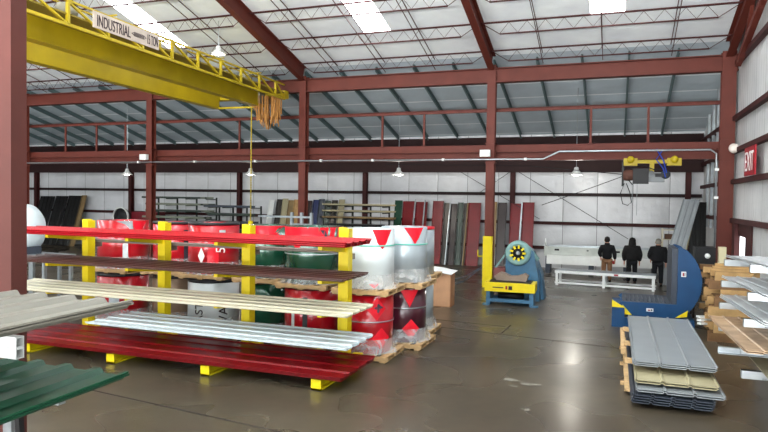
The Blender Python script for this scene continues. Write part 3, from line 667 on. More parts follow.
# white drum on its grey stand at the left
t = thing('roll_stand', 'grey steel stand under the white drum left of the rack', 'stand', (-14.6, 12.6, 0))
MB().box(-.9, .95, -.5, .5, 1.46, 1.54).build('top_frame', M_galv, t)
for x in (-.6, .45, .85):
    for y in (-.42, .42): MB().box(x - .04, x + .04, y - .04, y + .04, 0, 1.46).build('leg', M_galv, t)
MB().box(-.6, .85, -.45, -.4, .7, .76).build('cross_rail', M_galv, t)
t = thing('white_drum', 'round end of a big white drum left of the yellow rack', 'drum', (-15.0, 12.5, 1.54))
MB().lathe([(.02, -.3), (.62, -.3), (.66, -.25), (.66, .25), (.62, .3), (.02, .3)], (0, 0, .66), 40, 'y').build('shell', M_whitesh, t, True)
MB().lathe([(.1, -.34), (.14, -.33), (.14, -.29), (.1, -.28)], (0, 0, .66), 24, 'y').build('end_boss', M_galv, t, True)
for s_ in (-.45, .45): MB().box(s_ - .05, s_ + .05, -.25, .25, 0, .2).build('chock', M_greyplate, t)

# ------------------------------------------------------------------ near left rack with sheets along the aisle
nr = thing('galvanised_rack', 'galvanised rack at the near left carrying beige and green sheets', 'rack', (0, 0, 0))
MB().box(-4.0, -3.92, 3.2, 3.28, 0, 1.72).build('upright', M_galv, nr); MB().box(-3.97, -3.87, -.4, -.3, 0, 2.27).build('upright', M_galv, nr)
MB().box(-3.97, -3.87, 1.5, 1.6, 0, 2.27).build('upright', M_galv, nr)
for y in (1.5, -.38): MB().box(-4.35, -3.4, y, y + .06, 2.27, 2.32).build('arm', M_galv, nr)
for y in (3.21, -.38):
    MB().box(-4.1, -3.8, y, y + .06, 1.66, 1.72).build('arm', M_galv, nr)
    MB().box(-4.35, -3.5, y, y + .06, 1.72, 1.775).build('arm', M_galv, nr)
MB().box(-4.6, -3.4, 3.2, 3.28, 0, .06).build('foot', M_galv, nr)
for lv, (z, y1, x1, m_, nm) in enumerate(((2.335, 3.66, -3.27, M_beige, 'beige'), (1.79, 3.72, -3.36, M_green, 'forest green'))):
    for i in range(2):
        single(MB().sheet((x1 - 1.16 + .35 * lv * 0 + .01 * i + .2, -2.5, z + .022 * i), (-.2, y1 + 2.5 - .02 * i, 0), (1.16, 0, 0), 5, .034, .014, (0, 0, 1), .06), 'roofing_sheet', m_, '%s %s ribbed sheet lying on the near left rack' % (('lower', 'upper')[i], nm), 'roofing sheet', nm + ' sheets on the near left rack')
for i in range(2):
    z0 = 1.93 + i * .083; b = MB(); x0, x1 = -4.9, -4.1
    b.section([(-.035, 0), (.035, 0), (.035, .08), (-.035, .08), (-.035, .011), (-.027, .011), (-.027, .07), (.027, .07), (.027, .009), (-.035, .009)], (x0, 3.42, z0), (x1, 3.42, z0), Vector((0, 1, 0)), Vector((0, 0, 1)))
    single(b, 'box_tube', M_white, 'white square tube end under the beige sheets, %s of two' % ('lower', 'upper')[i], 'tube', 'tubes under the beige sheets')
single(MB().bar((-3.72, 3.2, 0), (-3.86, 3.2, 1.78), .04, .04), 'prop_leg', M_black, 'thin dark prop leg below the green sheets', 'prop')
single(MB().box(-4.9, -4.4, 3.36, 3.46, 1.862, 1.928), 'packing_block', M_wood2, 'wooden packing block under the white tubes', 'block')

# ------------------------------------------------------------------ roofing sheets on pallet in the foreground right
fp = thing('sheet_pallet', 'timber skid under the stacked grey sheets on the floor', 'pallet', (0, 0, 0))
for y in (11.6, 13.0, 14.4): MB().box(.16, 1.35, y - .05, y + .05, 0, .05).build('cross_board', M_palw, fp)
MB().box(.22, .3, 11.0, 15.2, .05, .09).build('runner', M_palw, fp); MB().box(1.2, 1.3, 11.0, 15.2, .05, .09).build('runner', M_palw, fp)
MB().box(.17, .25, 12.6, 14.6, .3, .42).build('edge_block', M_palw, fp)
def fstack(x0, x1, y0, y1, z, n, m_, lab, dz=.03, ribs=5):
    for i in range(n):
        single(MB().sheet((x0 + random.uniform(-.01, .01) + .012 * i, y0 + .012 * i, z + i * dz), (0, y1 - y0, 0), (x1 - x0, 0, 0), ribs, .022, .012, (0, 0, 1), .03), 'roofing_sheet', m_, (('lowest ', 'second ', 'third ', 'fourth ')[i] if i < n - 1 else 'uppermost ') + lab, 'roofing sheet', lab.split(' ribbed')[0] + ' sheets of the floor stack')
fstack(.3, 1.44, 10.3, 15.0, .1, 4, M_slate, 'slate blue ribbed sheet of the floor stack', .035)
fstack(.37, 1.6, 10.35, 15.0, .265, 2, M_greysh, 'light grey ribbed sheet beneath the ivory ones', .03, 4)
fstack(.36, 1.53, 10.5, 15.0, .36, 2, M_ivory, 'ivory ribbed sheet of the floor stack', .035, 4)
for k_, y in enumerate((11.4, 12.8, 14.2)): single(MB().box(.22, 1.4, y - .04, y + .04, .432, .512), 'spacer_board', M_palw, 'timber spacer under the top grey sheets, %s from the front' % ORD[k_], 'spacer', 'spacers of the floor stack')
fstack(.33, 1.56, 10.95, 15.3, .52, 3, M_greysh, 'silver grey ribbed sheet topping the floor stack', .028, 4)

# ------------------------------------------------------------------ blue upender
u = thing('coil_upender', 'big blue tilting upender with rounded side plate and grey platens', 'machine', (.04, 17.0, -.0))
def side_poly():
    pts = [(.1, .58), (.18, .64), (1.45, .64), (1.45, 2.04)]
    pts += [(1.5, 2.05)]
    cx, cz = .98, 1.2
    for i in range(0, 15):
        a = R(50 - i * 8.2); pts.append((cx + 1.02 * math.cos(a), cz + 1.05 * math.sin(a)))
    pts += [(1.5, .3), (.42, .3)]
    return pts
for y in (0, 1.5): MB().prism(side_poly(), y, y + .06).build('side_plate', M_navy, u)
MB().box(.2, 1.45, .06, 1.5, .5, .64).build('lower_platen', M_greyplate, u)
MB().box(1.32, 1.46, .06, 1.5, .64, 2.02).build('upright_platen', M_greyplate, u)
MB().box(.35, 1.6, .1, 1.46, .3, .42).build('cradle', M_navy, u)
bs = MB().box(-.05, .25, -.1, 1.6, 0, .5).box(.25, 1.8, -.06, .0, .02, .25).box(.25, 1.8, 1.56, 1.62, .02, .25).box(1.6, 1.85, -.05, 1.6, 0, .28); bs.build('base_frame', M_navy, u)
MB().prism([(-.05, .5), (.25, .5), (-.05, .68)], -.1, -.02).prism([(.2, .32), (.42, .32), (.2, .56)], -.02, -.004).prism([(1.42, .32), (1.68, .36), (1.7, .52)], -.02, -.004).build('yellow_corner', M_yel, u)
for a_, b_, c_, d_ in ((1.53, 1.64, 1.34, 1.47), (.76, .92, .43, .51)):
    wl_ = MB().box(a_, b_, -.01, -.001, c_, d_).build('warning_label', M_white, u)
    MB().box(a_ + .03, (a_ + b_) / 2 + .01, -.014, -.01, c_ + .02, d_ - .03).build('red_print', M_signred, wl_)
    MB().box((a_ + b_) / 2 + .02, b_ - .02, -.014, -.01, c_ + .02, d_ - .02).build('black_print', M_letter, wl_)
rl = MB()
for i in range(10): rl.lathe([(.002, -.6), (.03, -.6), (.03, .6), (.002, .6)], (.3 + i * .1, .78, .62), 10, 'y')
rl.build('rollers', M_greyplate, u, True)

# ------------------------------------------------------------------ timber crib right of the upender
random.seed(11)
nb = 0
def board(x0, x1, y0, y1, z0, z1, m_, nm, lab, grp): single(MB().box(x0, x1, y0, y1, z0, z1), nm, m_, lab, 'timber', grp)
for i in range(8):
    z = .0 + i * .2
    for j in range(3):
        y = 16.3 + j * .75
        ox = random.uniform(-.12, .1)
        board(2.12 + ox + .02 * j, 3.1 + random.uniform(-.05, .12), y, y + .12, z + .07, z + .2, M_wood if (i + j) % 3 else M_wood2, 'timber_beam', '%s timber across the wood stack beside the upender, %s layer up' % (('front', 'middle', 'rear')[j], ORD[i]), 'cross timbers of the wood stack layer %s' % ORD[i])
    for kx, x in enumerate((2.25, 2.75)):
        board(x + random.uniform(-.04, .04), x + .1, 16.1 + random.uniform(-.05, .05), 18.2, z, z + .07, M_wood2 if i % 2 else M_wood, 'timber_bearer', '%s long timber bearer running back through the wood stack, %s layer up' % (('left', 'right')[kx], ORD[i]), 'bearers of the wood stack layer %s' % ORD[i])
for i in range(8):
    z = i * .2
    board(2.06 + .12 * (i % 3), 2.95, 16.02, 16.1, z, z + .2, M_wood if i % 2 else M_wood2, 'timber_offcut', 'short timber facing the front of the wood stack, %s layer up' % ORD[i], 'front timbers of the wood stack')
for i in range(3): board(2.1 + .05 * i, 3.2, 16.15 + i * .02, 16.25 + i * .02, 1.6 + .06 * i, 1.655 + .06 * i, M_wood, 'timber_beam', 'long clean plank on top of the wood stack, %s' % ('lowest', 'middle', 'topmost')[i], 'planks on top of the wood stack')
# ------------------------------------------------------------------ right galvanised rack
rr_ = thing('arm_rack', 'galvanised cantilever rack along the right wall with shiny arms', 'rack', (0, 0, 0))
for y, tips in ((9.9, ((2.26, 1.78), (1.87, 1.76), (1.5, 1.72), (1.12, 1.70), (.78, 1.71))), (12.6, ((2.1, 1.86), (1.72, 1.82), (1.33, 1.8), (.93, 1.8)))):
    MB().ibeam((3.15, y + .05, 0), (3.15, y + .05, 2.6), .2, .2, .01, .01, (0, 1, 0)).build('upright', M_galv, rr_)
    for z, x in tips: MB().channel((x, y + .04, z), (3.06, y + .04, z), .08, .11, .006).box(x, x + .25, y - .01, y + .08, z - .055, z + .055).build('arm', M_alu, rr_)
MB().channel((1.5, 10.5, .97), (3.2, 10.5, .97), .08, .1, .006).build('long_arm', M_galv, rr_)
for lv, (z, x0, m_, n) in enumerate(((2.315, 1.9, M_palesh, 2), (1.93, 1.86, M_palesh, 2), (1.56, 1.84, M_palesh, 3), (1.18, 1.66, mat('kraft_tan_sheet', (176, 148, 120), .25, 0, .25, 3), 2), (.84, 1.95, M_ivory, 1))):
    for i in range(n):
        single(MB().sheet((x0 + .01 * i, 9.3 + .05 * lv, z + .004 + .024 * i), (0, 3.55 if lv < 4 else 1.6, -.13 if lv < 4 else 0), (1.0, 0, 0), 5, .014, .01, (0, 0, 1), .03), 'roofing_sheet', m_, '%s on the right wall rack' % ('lower ', 'middle ', 'upper ')[i if n == 3 else (2 * i if n == 2 else 1)] * (n > 1) + ['pale grey sheet on the top level', 'silver sheet on the second level', 'silver sheet on the third level', 'tan film-covered sheet on the fourth level', 'ivory sheet on the lowest level'][lv], 'roofing sheet', 'right wall rack level %s sheets' % ORD[lv])

# ------------------------------------------------------------------ uncoiler and coil car
un = thing('uncoiler', 'light blue coil uncoiler with round toothed mandrel head', 'machine', (-2.85, 20.0, 0))
body = MB().prism([(-.42, 0), (.7, 0), (.66, .7), (.5, 1.55), (.25, 1.75), (-.1, 1.75), (-.36, 1.3)], .1, .55); body.build('body', M_blue, un)
MB().prism([(.35, 0), (.8, 0), (.7, .8), (.42, 1.5), (.3, 1.2)], .55, 1.2).build('rear_housing', M_blue, un)
hd = MB().lathe([(.22, -.02), (.37, -.02), (.39, .02), (.39, .25), (.22, .25)], (.02, 0, 1.5), 32, 'y', True); hd.build('head_ring', mat('grey_green_ring', (112, 146, 144), .5), un, True)
MB().lathe([(.02, .05), (.24, .05), (.24, .2), (.02, .2)], (.02, 0, 1.5), 24, 'y').build('bore', M_black, un, True)
tt = MB()
for i in range(9):
    a = i * 2 * PI / 9; c_, s_ = math.cos(a), math.sin(a); tt.bar((.02 + .15 * c_, -.03, 1.5 + .15 * s_), (.02 + .25 * c_, -.03, 1.5 + .25 * s_), .06, .05, (0, 1, 0))
tt.build('yellow_jaws', M_yel, un); MB().lathe([(.02, -.06), (.05, -.05), (.06, .04), (.02, .05)], (.02, 0, 1.5), 16, 'y').build('hub', M_alu, un, True)
MB().bar((.25, .05, 1.75), (.6, .3, 1.3), .12, .12).build('guard_arm', mat('grey_green_ring', (112, 146, 144), .5), un)
MB().bar((-.35, .2, 1.5), (-.7, .2, 1.0), .05, .05).build('guard_arm', mat('grey_green_ring', (112, 146, 144), .5), un)
MB().box(-.75, -.35, .1, .6, .7, 1.0).build('motor', mat('rust_red_motor', (110, 62, 60), .5), un)
ct = thing('coil_car', 'low blue coil car with yellow top and sagging pad', 'machine', (-2.9, 19.1, 0), R(2))
MB().box(-.74, .74, -.25, .6, .42, .68).build('yellow_apron', M_yel, ct)
MB().box(-.62, .62, -.1, .55, .68, .71).build('deck', M_black, ct)
MB().box(-.7, -.58, -.2, .55, 0, .42).box(.58, .7, -.2, .55, 0, .42).box(-.58, .58, -.2, -.12, .1, .2).box(-.58, .58, .45, .55, .1, .2).build('frame', M_blue, ct)
MB().box(-.8, -.62, -.26, -.05, 0, .04).box(.62, .84, -.26, -.05, 0, .04).build('foot', M_blue, ct)
MB().lathe([(.02, -.4), (.1, -.38), (.1, .38), (.02, .4)], (0, .15, .26), 14, 'x').build('axle', M_black, ct, True)
MB().box(-.5, -.18, -.256, -.25, .53, .56).box(-.03, .08, -.256, -.25, .49, .6).build('marking', M_letter, ct)
MB().box(-.12, -.06, -.258, -.25, .5, .6).build('marking', M_signred, ct)
pd = MB().prism([(-.45, .71), (.45, .71), (.5, .9), (.42, .98), (.2, .9), (0, .86), (-.15, .92), (-.35, .98), (-.5, .86)], .0, .4)
single(MB().prism([(-3.33, .72), (-2.45, .72), (-2.4, .88), (-2.5, .95), (-2.72, .87), (-2.92, .85), (-3.1, .93), (-3.25, .96), (-3.42, .84)], 19.15, 19.5), 'canvas_pad', mat('dusty_canvas', (128, 112, 100), .9), 'dusty sagging canvas pad lying on the coil car', 'pad')
# yellow guard on the column
gd = thing('column_guard', 'tall bright yellow guard wrapped round the column foot', 'guard', (-4.28, 22.66, 0))
MB().box(-.17, .17, -.08, -.04, 0, 1.85).box(-.17, -.155, -.04, .2, 0, 1.85).box(.155, .17, -.04, .06, 0, 1.85).build('shield', M_yel, gd)
MB().box(-.36, -.19, -.08, -.03, 1.1, 1.14).box(-.36, -.33, -.08, -.03, 1.1, 1.35).build('hook', M_yel, gd)
# pallet jack / lance by the guard
pj = thing('hand_truck', 'low dark wheeled hand truck with long handle left of guard', 'hand truck', (-5.35, 20.3, 0))
MB().lathe([(.02, -.04), (.14, -.03), (.14, .03), (.02, .04)], (-.1, 0, .14), 16, 'y').build('wheel', M_rubber, pj, True)
MB().lathe([(.02, -.04), (.14, -.03), (.14, .03), (.02, .04)], (-.1, .45, .14), 16, 'y').build('wheel', M_rubber, pj, True)
MB().tube([(-.1, 0, .14), (-.1, .45, .14)], .02).tube([(-.1, .2, .16), (.7, .2, .45), (1.3, .2, .95)], .022).tube([(-.1, .3, .3), (.7, .3, .6), (1.3, .2, .95)], .018).build('handle', M_greyplate, pj)

# ------------------------------------------------------------------ cardboard boxes with a white sheet
bx = thing('cardboard_carton', 'tall brown cardboard carton with open front right of the coils', 'carton', (-4.77, 17.9, 0))
MB().box(-.32, .32, 0, .5, 0, 1.0).build('shell', M_card, bx)
MB().box(-.3, .3, -.004, 0, .02, .98).build('front_panel', mat('cardboard_light', (190, 146, 112), .8), bx)
single(MB().box(-5.6, -5.12, 18.0, 18.5, 0, 1.0), 'narrow_carton', M_card, 'narrow cardboard carton behind the maroon coil stack', 'carton')
b = MB(); vs = []; fs = []
for i in range(9):
    for j in range(3): vs.append((-5.6 + i * .15, 17.75 + j * .4, 1.02 + .05 * math.sin(i * .5) + .02 * j))
nv = len(vs); vs += [(a, b_, c_ - .012) for a, b_, c_ in vs]
for i in range(8):
    for j in range(2): q = (i * 3 + j, i * 3 + j + 1, i * 3 + j + 4, i * 3 + j + 3); fs.append(q); fs.append(tuple(nv + k for k in reversed(q)))
for i in range(8):
    for j in (0, 2): q = i * 3 + j; fs.append((q, q + 3, q + 3 + nv, q + nv))
for j in range(2):
    for i in (0, 8): q = i * 3 + j; fs.append((q, q + 1, q + 1 + nv, q + nv))
b.add(vs, fs); single(b, 'foam_sheet', M_white, 'curled white foam sheet lying on top of the cartons', 'sheet')

# ------------------------------------------------------------------ long white brake machine and low tables
br = thing('folding_machine', 'very long white sheet folding machine behind the workers', 'machine', (0, 28.4, 0))
MB().box(-2.9, 1.75, .2, .7, .75, 1.15).build('clamping_beam', mat('off_white_machine', (177, 182, 177), .45), br)
MB().box(-2.75, 1.7, -.15, .2, .42, .8).build('folding_apron', M_white, br)
MB().prism([(-2.75, 1.15), (1.7, 1.15), (1.7, 1.22), (-2.75, 1.22)], .3, .6).build('top_rail', M_galv, br)
for x in (-2.7, -.9, .5, 1.6): MB().box(x - .1, x + .1, -.1, .65, 0, .75).build('stand_leg', M_greyplate, br)
for x in (-2.35, .15): MB().box(x - .1, x + .1, .19, .2, .98, 1.06).build('slot', M_black, br)
MB().lathe([(.01, -.01), (.07, 0), (.07, .02), (.01, .02)], (.0, -.17, .6), 14, 'y').build('red_button', M_signred, br)
MB().box(-1.1, -1.02, .18, .2, 1.0, 1.05).build('lever', M_black, br)
MB().lathe([(.01, 1.22), (.05, 1.22), (.03, 1.34), (.015, 1.5)], (-2.85, .3, 0), 12).build('post', M_white, br, True)
# table helper
def table(loc, rz, L, W, H, lab, col):
    t = thing('low_table', lab, 'table', loc, rz)
    MB().box(-L / 2, L / 2, 0, W, H - .05, H).build('tabletop', mat('table_top_grey', (127, 136, 143), .35, .3), t)
    MB().box(-L / 2, L / 2, -.04, 0, H - .1, H).box(-L / 2, L / 2, W, W + .04, H - .1, H).build('top_rail', col, t)
    for x in (-L / 2 + .08, 0, L / 2 - .08):
        for y in (-.02, W): MB().box(x - .045, x + .045, y - .04, y + .04, 0, H - .1).build('leg', col, t)
    MB().box(-L / 2, L / 2, -.03, .0, .06, .13).box(-L / 2, L / 2, W, W + .03, .06, .13).build('bottom_rail', col, t)
    return t
tb = table((-.32, 24.35, 0), R(-4.5), 3.5, .8, .55, 'long low white table with grey top before the workers', M_white)
MB().box(-.0 + .35, .5, -.05, -.04, .47, .53).build('red_sticker', M_signred, tb)

# ------------------------------------------------------------------ leaning sheets against the back wall
def leaner(x, w_, z, m_, lab, lean=.95, sk=.0, grp=None, ytop=Y2 - .34, m2=None):
    p = MB().sheet((x - w_ / 2 + sk, ytop - lean, 0), (-sk, lean, z), (w_, 0, 0), max(2, int(w_ / .22)), .03, .012, (0, -1, .1), .04)
    single(p, 'leaning_sheet', m_, lab, 'roofing sheet', grp)
Lw = [(-10.5, -10.1, M_green, 'deep green', 'leftmost, beside the pale rack'), (-10.06, -9.42, M_redlean, 'dark red', 'right of the green one'), (-9.38, -8.78, M_redlean, 'dark red with pale trims', 'third from the green end'), (-8.5, -7.95, M_redlean, 'narrow dark red', 'left of the bronze sheets'),
      (-7.92, -7.62, M_bronze, 'bronze', 'right of the narrow red one'), (-7.58, -7.25, M_oldbrown, 'coffee brown', 'in the middle of the row'), (-7.22, -6.95, M_sage, 'sage grey', 'right of the coffee one'), (-6.93, -6.73, M_bronze, 'dark bronze', 'left of the red one by the guard'),
      (-6.7, -6.08, M_redlean, 'dark red', 'left of the guarded column'), (-5.6, -5.3, M_tan, 'olive tan', 'just right of the guarded column'), (-5.27, -4.83, M_oldbrown, 'coffee brown', 'between olive tan and right red'), (-4.66, -4.12, M_redlean, 'dark red', 'second from the right end'), (-4.1, -3.55, M_redlean, 'dark red', 'at the right end above the uncoiler')]
for i, (xa, xb, m_, c_, wh) in enumerate(Lw):
    leaner((xa + xb) / 2, xb - xa, 3.08 - .03 * (i % 3) - (.06 if 3 < i < 8 else 0), m_, '%s sheet leaning on the back wall, %s' % (c_, wh), .6 + .02 * (i % 3), 0, 'sheets leaning on the back wall')
for i, (x, z_) in enumerate(((-9.4, 3.15), (-8.9, 3.12), (-7.6, 3.0), (-6.72, 3.0), (-4.12, 3.1))):
    single(MB().bar((x - .05, 29.5, .0), (x, Y2 - .42, z_), .06, .04), 'leaning_trim', M_galv if i != 3 else M_tan, 'thin pale trim strip leaning among the sheets, %s from the left' % ORD[i], 'trim strip', 'trim strips leaning with sheets')
# second group to the left: narrow trims
for i, (x, m_, c_) in enumerate(((-17.4, M_white, 'white'), (-16.9, M_bronze, 'bronze'), (-16.55, M_ivory, 'ivory'), (-16.2, M_tan, 'tan'), (-15.85, M_wood, 'ochre'), (-15.5, M_tan, 'dull tan'), (-15.1, M_oldbrown, 'coffee'), (-14.7, M_navysh, 'navy'), (-14.35, M_slate, 'slate'), (-14.0, M_sage, 'sage'), (-13.6, M_bronze, 'dark bronze'), (-13.2, M_ivory, 'pale'))):
    leaner(x - .25, .34, 3.0 + .04 * (i % 3), m_, '%s narrow sheet leaning behind the green coils, %s from the left' % (c_, ORD[i]), .8, 0, 'narrow sheets leaning behind the coils')
for i, (x, w_, m_) in enumerate(((-33.9, 1.2, M_blksh), (-32.7, 1.0, M_blksh), (-31.6, 1.1, M_blksh), (-30.9, .4, M_tan))):
    leaner(x, w_, 3.0 + .03 * i, m_, '%s sheet leaning at the far left, %s from the left' % ('glossy black' if i < 3 else 'olive', ORD[i]), 1.0, 0, 'sheets leaning at the far left')
hp = thing('hose_reel', 'pale ring hanging at the far left beyond the red coils', 'hose reel', (-26.5, 28.6, 0))
MB().lathe([(.5, -.05), (.56, -.05), (.56, .05), (.5, .05)], (0, 0, 1.9), 32, 'y', True).build('ring', M_white, hp, True); MB().lathe([(.02, 0), (.49, 0), (.49, .2), (.02, .2)], (0, 0, 1.9), 24, 'y').build('core', M_black, hp, True); MB().bar((0, .1, 0), (0, .1, 1.5), .1, .1).build('post', M_black, hp)
single(MB().box(-26.0, -24.2, 28.9, 29.6, 0, 2.2), 'red_cabinet', mat('dull_red_cabinet', (104, 16, 28), .5), 'dull red cabinet beyond the red coils at far left', 'cabinet')
# storage rack with long pieces, left centre
def long_rack(x0, x1, y, levels, lab, m_up, grp, items):
    t = thing('storage_rack', lab, 'rack', (0, 0, 0)); n = 4
    for i in range(n):
        x = x0 + (x1 - x0) * i / (n - 1); MB().box(x - .03, x + .03, y + .5, y + .58, 0, levels[-1] + .08).build('upright', M_blacksteel, t)
        for z in levels: MB().box(x - .02, x + .02, y - .4, y + .5, z - .04, z).build('arm', M_blacksteel, t)
    MB().box(x0, x1, y + .52, y + .58, .3, .38).build('cross_rail', M_blacksteel, t)
    for li, z in enumerate(levels):
        for j in range(4):
            m_, word = items[(li + j) % len(items)]; a = x0 - .4 + random.uniform(0, .5); b_ = x1 + .2 - random.uniform(0, .6)
            single(MB().channel((a, y - .3 + j * .2, z + .05), (b_, y - .3 + j * .2, z + .05), .12, .1, .006, flip=-1), 'trim_length', m_, '%s, %s of four on level %s of the %s' % (word, ('front', 'second', 'third', 'rear')[j], ('one', 'two', 'three', 'four', 'five', 'six')[li], grp), 'trim length', 'trim lengths level %s of %s' % (ORD[li], grp))
long_rack(-23.8, -20.0, 28.0, [1.2, 1.6, 1.95, 2.3, 2.65, 3.0], 'dark rack of long galvanised trims behind the red coils', M_galv, 'left trim rack', [(M_olive, 'dull olive trim length'), (M_sage, 'sage trim length')])
long_rack(-19.4, -16.9, 27.4, [1.4, 1.8, 2.2, 2.6], 'dark rack of mixed trims beside the crane chain', M_bronze, 'chain side rack', [(M_sage, 'sage trim length'), (M_slate, 'slate trim length')])
long_rack(-12.7, -9.9, 27.2, [1.1, 1.5, 1.85, 2.2, 2.5, 2.78], 'rack of pale and black lengths left of the green sheet', M_bronze, 'pale trim rack', [(M_blksh, 'black trim length')])
for i, (z, m_, c_) in enumerate(((2.86, M_ivory, 'ivory'), (2.57, M_ivory, 'cream'), (2.27, M_tan, 'tan'))):
    single(MB().sheet((-12.9, 26.75, z), (3.5, 0, 0), (0, .5, 0), 3, .03, .05, (0, 0, 1)), 'roofing_sheet', m_, '%s sheet lying on the pale trim rack, %s from top' % (c_, ORD[i]), 'roofing sheet')
# small galvanised frame seen above the coils
f = thing('pipe_stand', 'small galvanised stand showing above the wide green coil', 'stand', (-10.6, 20.5, 0))
for x in (-.5, -.1, .3): MB().box(x - .05, x + .05, -.05, .05, 0, 2.6).build('post', M_galv, f)
MB().box(-1.9, .35, -.04, .04, 2.4, 2.47).box(-.55, .35, -.04, .04, 2.15, 2.2).build('rail', M_galv, f)

# ------------------------------------------------------------------ right rear corner: shelf, big panels, generator
sh = thing('shelf_unit', 'open cream shelf unit beside the third worker', 'shelf', (2.2, 28.9, 0))
for x in (-.33, .28): MB().box(x, x + .06, -.25, .25, 0, 2.08).build('side_panel', M_cream, sh)
for z in (.3, .8, 1.2, 1.6, 2.0): MB().box(-.27, .28, -.25, .25, z, z + .04).build('shelf', M_cream, sh)
for i, (x, z, w_, h_) in enumerate(((-.05, 1.64, .3, .2), (.1, 1.24, .25, .18), (-.1, .84, .25, .22))):
    single(MB().box(2.2 + x - w_ / 2, 2.2 + x + w_ / 2, 28.7, 29.1, z, z + h_), 'parts_bin', mat('bin_brown', (84, 60, 44), .7), 'dark bin on the cream shelf unit, %s shelf' % ('top', 'second', 'third')[i], 'bin')
pn = MB(); pn.sheet((1.62, 26.3, 0), (.85, .5, 3.3), (.6, 0, 0), 4, .03, .012, (-.2, -1, .1)); single(pn, 'leaning_sheet', M_greysh, 'tall light grey sheet leaning to the right by the shelf unit', 'roofing sheet')
single(MB().bar((2.3, 26.2, 0), (2.98, 26.9, 3.3), .06, .05), 'leaning_trim', M_ivory, 'pale trim leaning beside the tall grey sheet', 'trim strip')
pn = MB(); pn.sheet((2.8, 27.6, 0), (0.05, .6, 3.2), (.6, 0, 0), 4, .03, .012, (0, -1, .1)); single(pn, 'leaning_sheet', M_blksh, 'tall black sheet leaning in the right rear corner', 'roofing sheet')
ge = thing('welder_unit', 'black welding unit with round lamp on a stand behind the timber', 'machine', (2.35, 19.3, 0))
MB().box(-.25, .25, -.2, .4, 1.5, 1.95).build('housing', M_black, ge); MB().box(-.3, .3, -.25, .5, 1.42, 1.5).build('shelf', M_bronze, ge)
for x in (-.26, .26):
    for y in (-.2, .44): MB().box(x - .03, x + .03, y - .03, y + .03, 0, 1.42).build('leg', M_bronze, ge)
MB().lathe([(.01, -.01), (.07, 0), (.07, .03), (.01, .03)], (.05, -.22, 1.72), 16, 'y').build('gauge', M_white, ge, True)
single(MB().box(2.66, 2.84, 19.0, 19.2, 0, 1.98), 'beige_post_box', mat('box_beige', (206, 196, 160), .6), 'slim beige upright box beside the welding unit', 'box')
# wrapped trims beside upender base
for i in range(3): single(MB().bar((1.9, 16.2 + i * .12, .36 + i * .06), (2.35, 16.6 + i * .1, .32 + i * .06), .1, .05), 'offcut_strip', M_white, '%s white offcut strip by the right foot of the upender' % ('lowest', 'middle', 'topmost')[i], 'offcut', 'white offcuts by the upender')

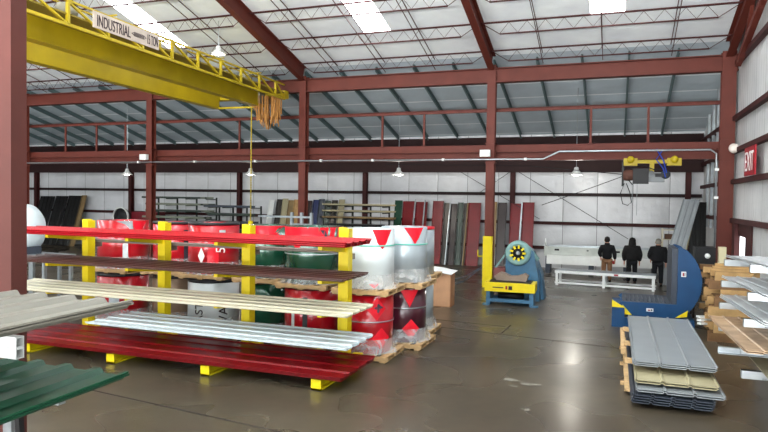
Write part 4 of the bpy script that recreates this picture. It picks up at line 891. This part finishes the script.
# ------------------------------------------------------------------ people
def skin_chain(name, verts, edges, radii, m_, parent=None, sub=2, root=0):
    me = bpy.data.meshes.new(name); me.from_pydata(verts, edges, []); me.materials.append(m_)
    o = bpy.data.objects.new(name, me); C.objects.link(o)
    md = o.modifiers.new('skin', 'SKIN'); md.use_smooth_shade = True
    if not me.skin_vertices: 
        try: me.skin_vertices.new(name='')
        except Exception: pass
    for i, r in enumerate(radii):
        sv = me.skin_vertices[0].data[i]; sv.radius = r if isinstance(r, tuple) else (r, r); sv.use_root = (i == root)
    s_ = o.modifiers.new('subd', 'SUBSURF'); s_.levels = sub; s_.render_levels = sub
    if parent: o.parent = parent
    return o
def person(loc, rz, lab, jm, tm, cap, arm, hood, bulk=1.):
    t = thing('person', lab, 'person', loc, rz)
    # the figure faces +Y, seen from behind
    hipz = .92; la, ra = arm
    V = [(0, 0, .98), (0, 0, 1.2), (0, .01, 1.4), (0, .02, 1.5), (0, .05, 1.6), (0, .06, 1.72),
         (-.1, 0, .88), (-.11, .03, .5), (-.12, -.01, .09), (-.12, .13, .04),
         (.1, 0, .88), (.11, .03, .5), (.12, -.01, .09), (.12, .13, .04),
         (-.19, 0, 1.42), la[0], la[1], (.19, 0, 1.42), ra[0], ra[1]]
    Ed = [(0, 1), (1, 2), (2, 3), (3, 4), (4, 5), (0, 6), (6, 7), (7, 8), (8, 9), (0, 10), (10, 11), (11, 12), (12, 13), (2, 14), (14, 15), (15, 16), (2, 17), (17, 18), (18, 19)]
    Rr = [(.14, .1), (.135, .1), (.15, .1), .055, .085, .08, .085, .06, .045, .04, .085, .06, .045, .04, .06, .045, .032, .06, .045, .032]
    # hands: palm plus five fingers
    for h_, sgn in ((16, -1), (19, 1)):
        p = Vector(V[h_]); b0 = len(V); q = p + Vector((0, .02, -.08)); V.append(tuple(q)); Ed.append((h_, b0)); Rr.append((.036, .018))
        for k in range(4):
            a = q + Vector((sgn * .004, .03 - .02 * k, -.045 - .004 * (k in (1, 2)))); c_ = a + Vector((-sgn * .01, .006, -.035)); n0 = len(V)
            V.append(tuple(a)); V.append(tuple(c_)); Ed += [(b0, n0), (n0, n0 + 1)]; Rr += [.009, .008]
        n0 = len(V); V.append(tuple(p + Vector((-sgn * .01, .055, -.05)))); V.append(tuple(p + Vector((-sgn * .012, .065, -.09)))); Ed += [(b0, n0), (n0, n0 + 1)]; Rr += [.01, .009]
    skin_chain('body', V, Ed, Rr, M_skin, t)
    # face
    hd = MB().lathe([(.01, -.13), (.06, -.12), (.085, -.05), (.092, .02), (.08, .09), (.04, .125), (.01, .13)], (0, .055, 1.66), 20); 
    hd.lathe([(.004, .0), (.018, .01), (.012, .04), (.004, .05)], (0, .15, 1.635), 8)
    hd.lathe([(.004, -.03), (.02, -.02), (.02, .02), (.004, .03)], (-.095, .05, 1.66), 8).lathe([(.004, -.03), (.02, -.02), (.02, .02), (.004, .03)], (.095, .05, 1.66), 8)
    hd.build('head', M_skin, t, True)
    MB().lathe([(.002, -.008), (.009, 0), (.002, .008)], (-.033, .14, 1.675), 8, 'y').lathe([(.002, -.008), (.009, 0), (.002, .008)], (.033, .14, 1.675), 8, 'y').build('eyes', M_letter, t)
    MB().box(-.025, .025, .138, .145, 1.6, 1.606).build('mouth', M_redd, t)
    # jacket
    JV = [(0, 0, .9), (0, -.01, 1.08), (0, -.01, 1.25), (0, 0, 1.4), (0, .02, 1.5), (-.2, 0, 1.4), la[0], tuple(Vector(la[0]).lerp(Vector(la[1]), .92)), (.2, 0, 1.4), ra[0], tuple(Vector(ra[0]).lerp(Vector(ra[1]), .92))]
    JE = [(0, 1), (1, 2), (2, 3), (3, 4), (3, 5), (5, 6), (6, 7), (3, 8), (8, 9), (9, 10)]
    JR = [(.2 * bulk, .16), (.2 * bulk, .15), (.2 * bulk, .15), (.19 * bulk, .13), (.09, .09), .1 * bulk, .09 * bulk, .06, .1 * bulk, .09 * bulk, .06]
    skin_chain('jacket', JV, JE, JR, jm, t)
    TV = [(0, 0, .95), (-.1, 0, .86), (-.115, .03, .5), (-.12, 0, .1), (.1, 0, .86), (.115, .03, .5), (.12, 0, .1)]
    skin_chain('trousers', TV, [(0, 1), (1, 2), (2, 3), (0, 4), (4, 5), (5, 6)], [(.17, .13), .115, .09, .075, .115, .09, .075], tm, t)
    for s_ in (-1, 1):
        skin_chain('boot', [(s_ * .12, -.02, .14), (s_ * .12, 0, .06), (s_ * .125, .17, .045)], [(0, 1), (1, 2)], [.06, .06, .045], M_boot, t)
    if hood: MB().lathe([(.13, -.2), (.14, -.12), (.128, -.02), (.12, .06), (.085, .13), (.02, .155)], (0, .02, 1.66), 20).build('hood', jm, t, True)
    else:
        MB().lathe([(.05, -.1), (.1, -.04), (.105, .03), (.09, .1), (.04, .135), (.01, .14)], (0, .04, 1.67), 20).build('hair' if cap is None else 'knit_cap', cap or M_hair, t, True)
        MB().lathe([(.1, -.07), (.11, -.02), (.09, .04)], (0, .01, 1.52), 16).build('collar', jm, t, True)
    return t
dn = lambda s_: ((s_ * .27, -.01, 1.14), (s_ * .27, .06, .88))
fr = lambda s_: ((s_ * .28, .0, 1.16), (s_ * .2, .22, 1.0))
person((-.24, 25.95, 0), R(8), 'person in black jacket and tan trousers, leftmost, back turned', M_jacket, M_khaki, None, (fr(-1), ((.27, -.05, 1.14), (.3, .04, .9))), False)
person((.66, 25.75, 0), R(2), 'person in dark hooded jacket in the middle, back turned, hood up', M_jacket2, M_dkcloth, None, (dn(-1), dn(1)), True, 1.38)
person((1.56, 25.6, 0), R(-5), 'person in black jacket and grey knit cap, rightmost, back turned', M_jacket, M_dkcloth, M_greyhat, (((-.29, .02, 1.16), (-.26, .22, 1.02)), dn(1)), False, 1.38)
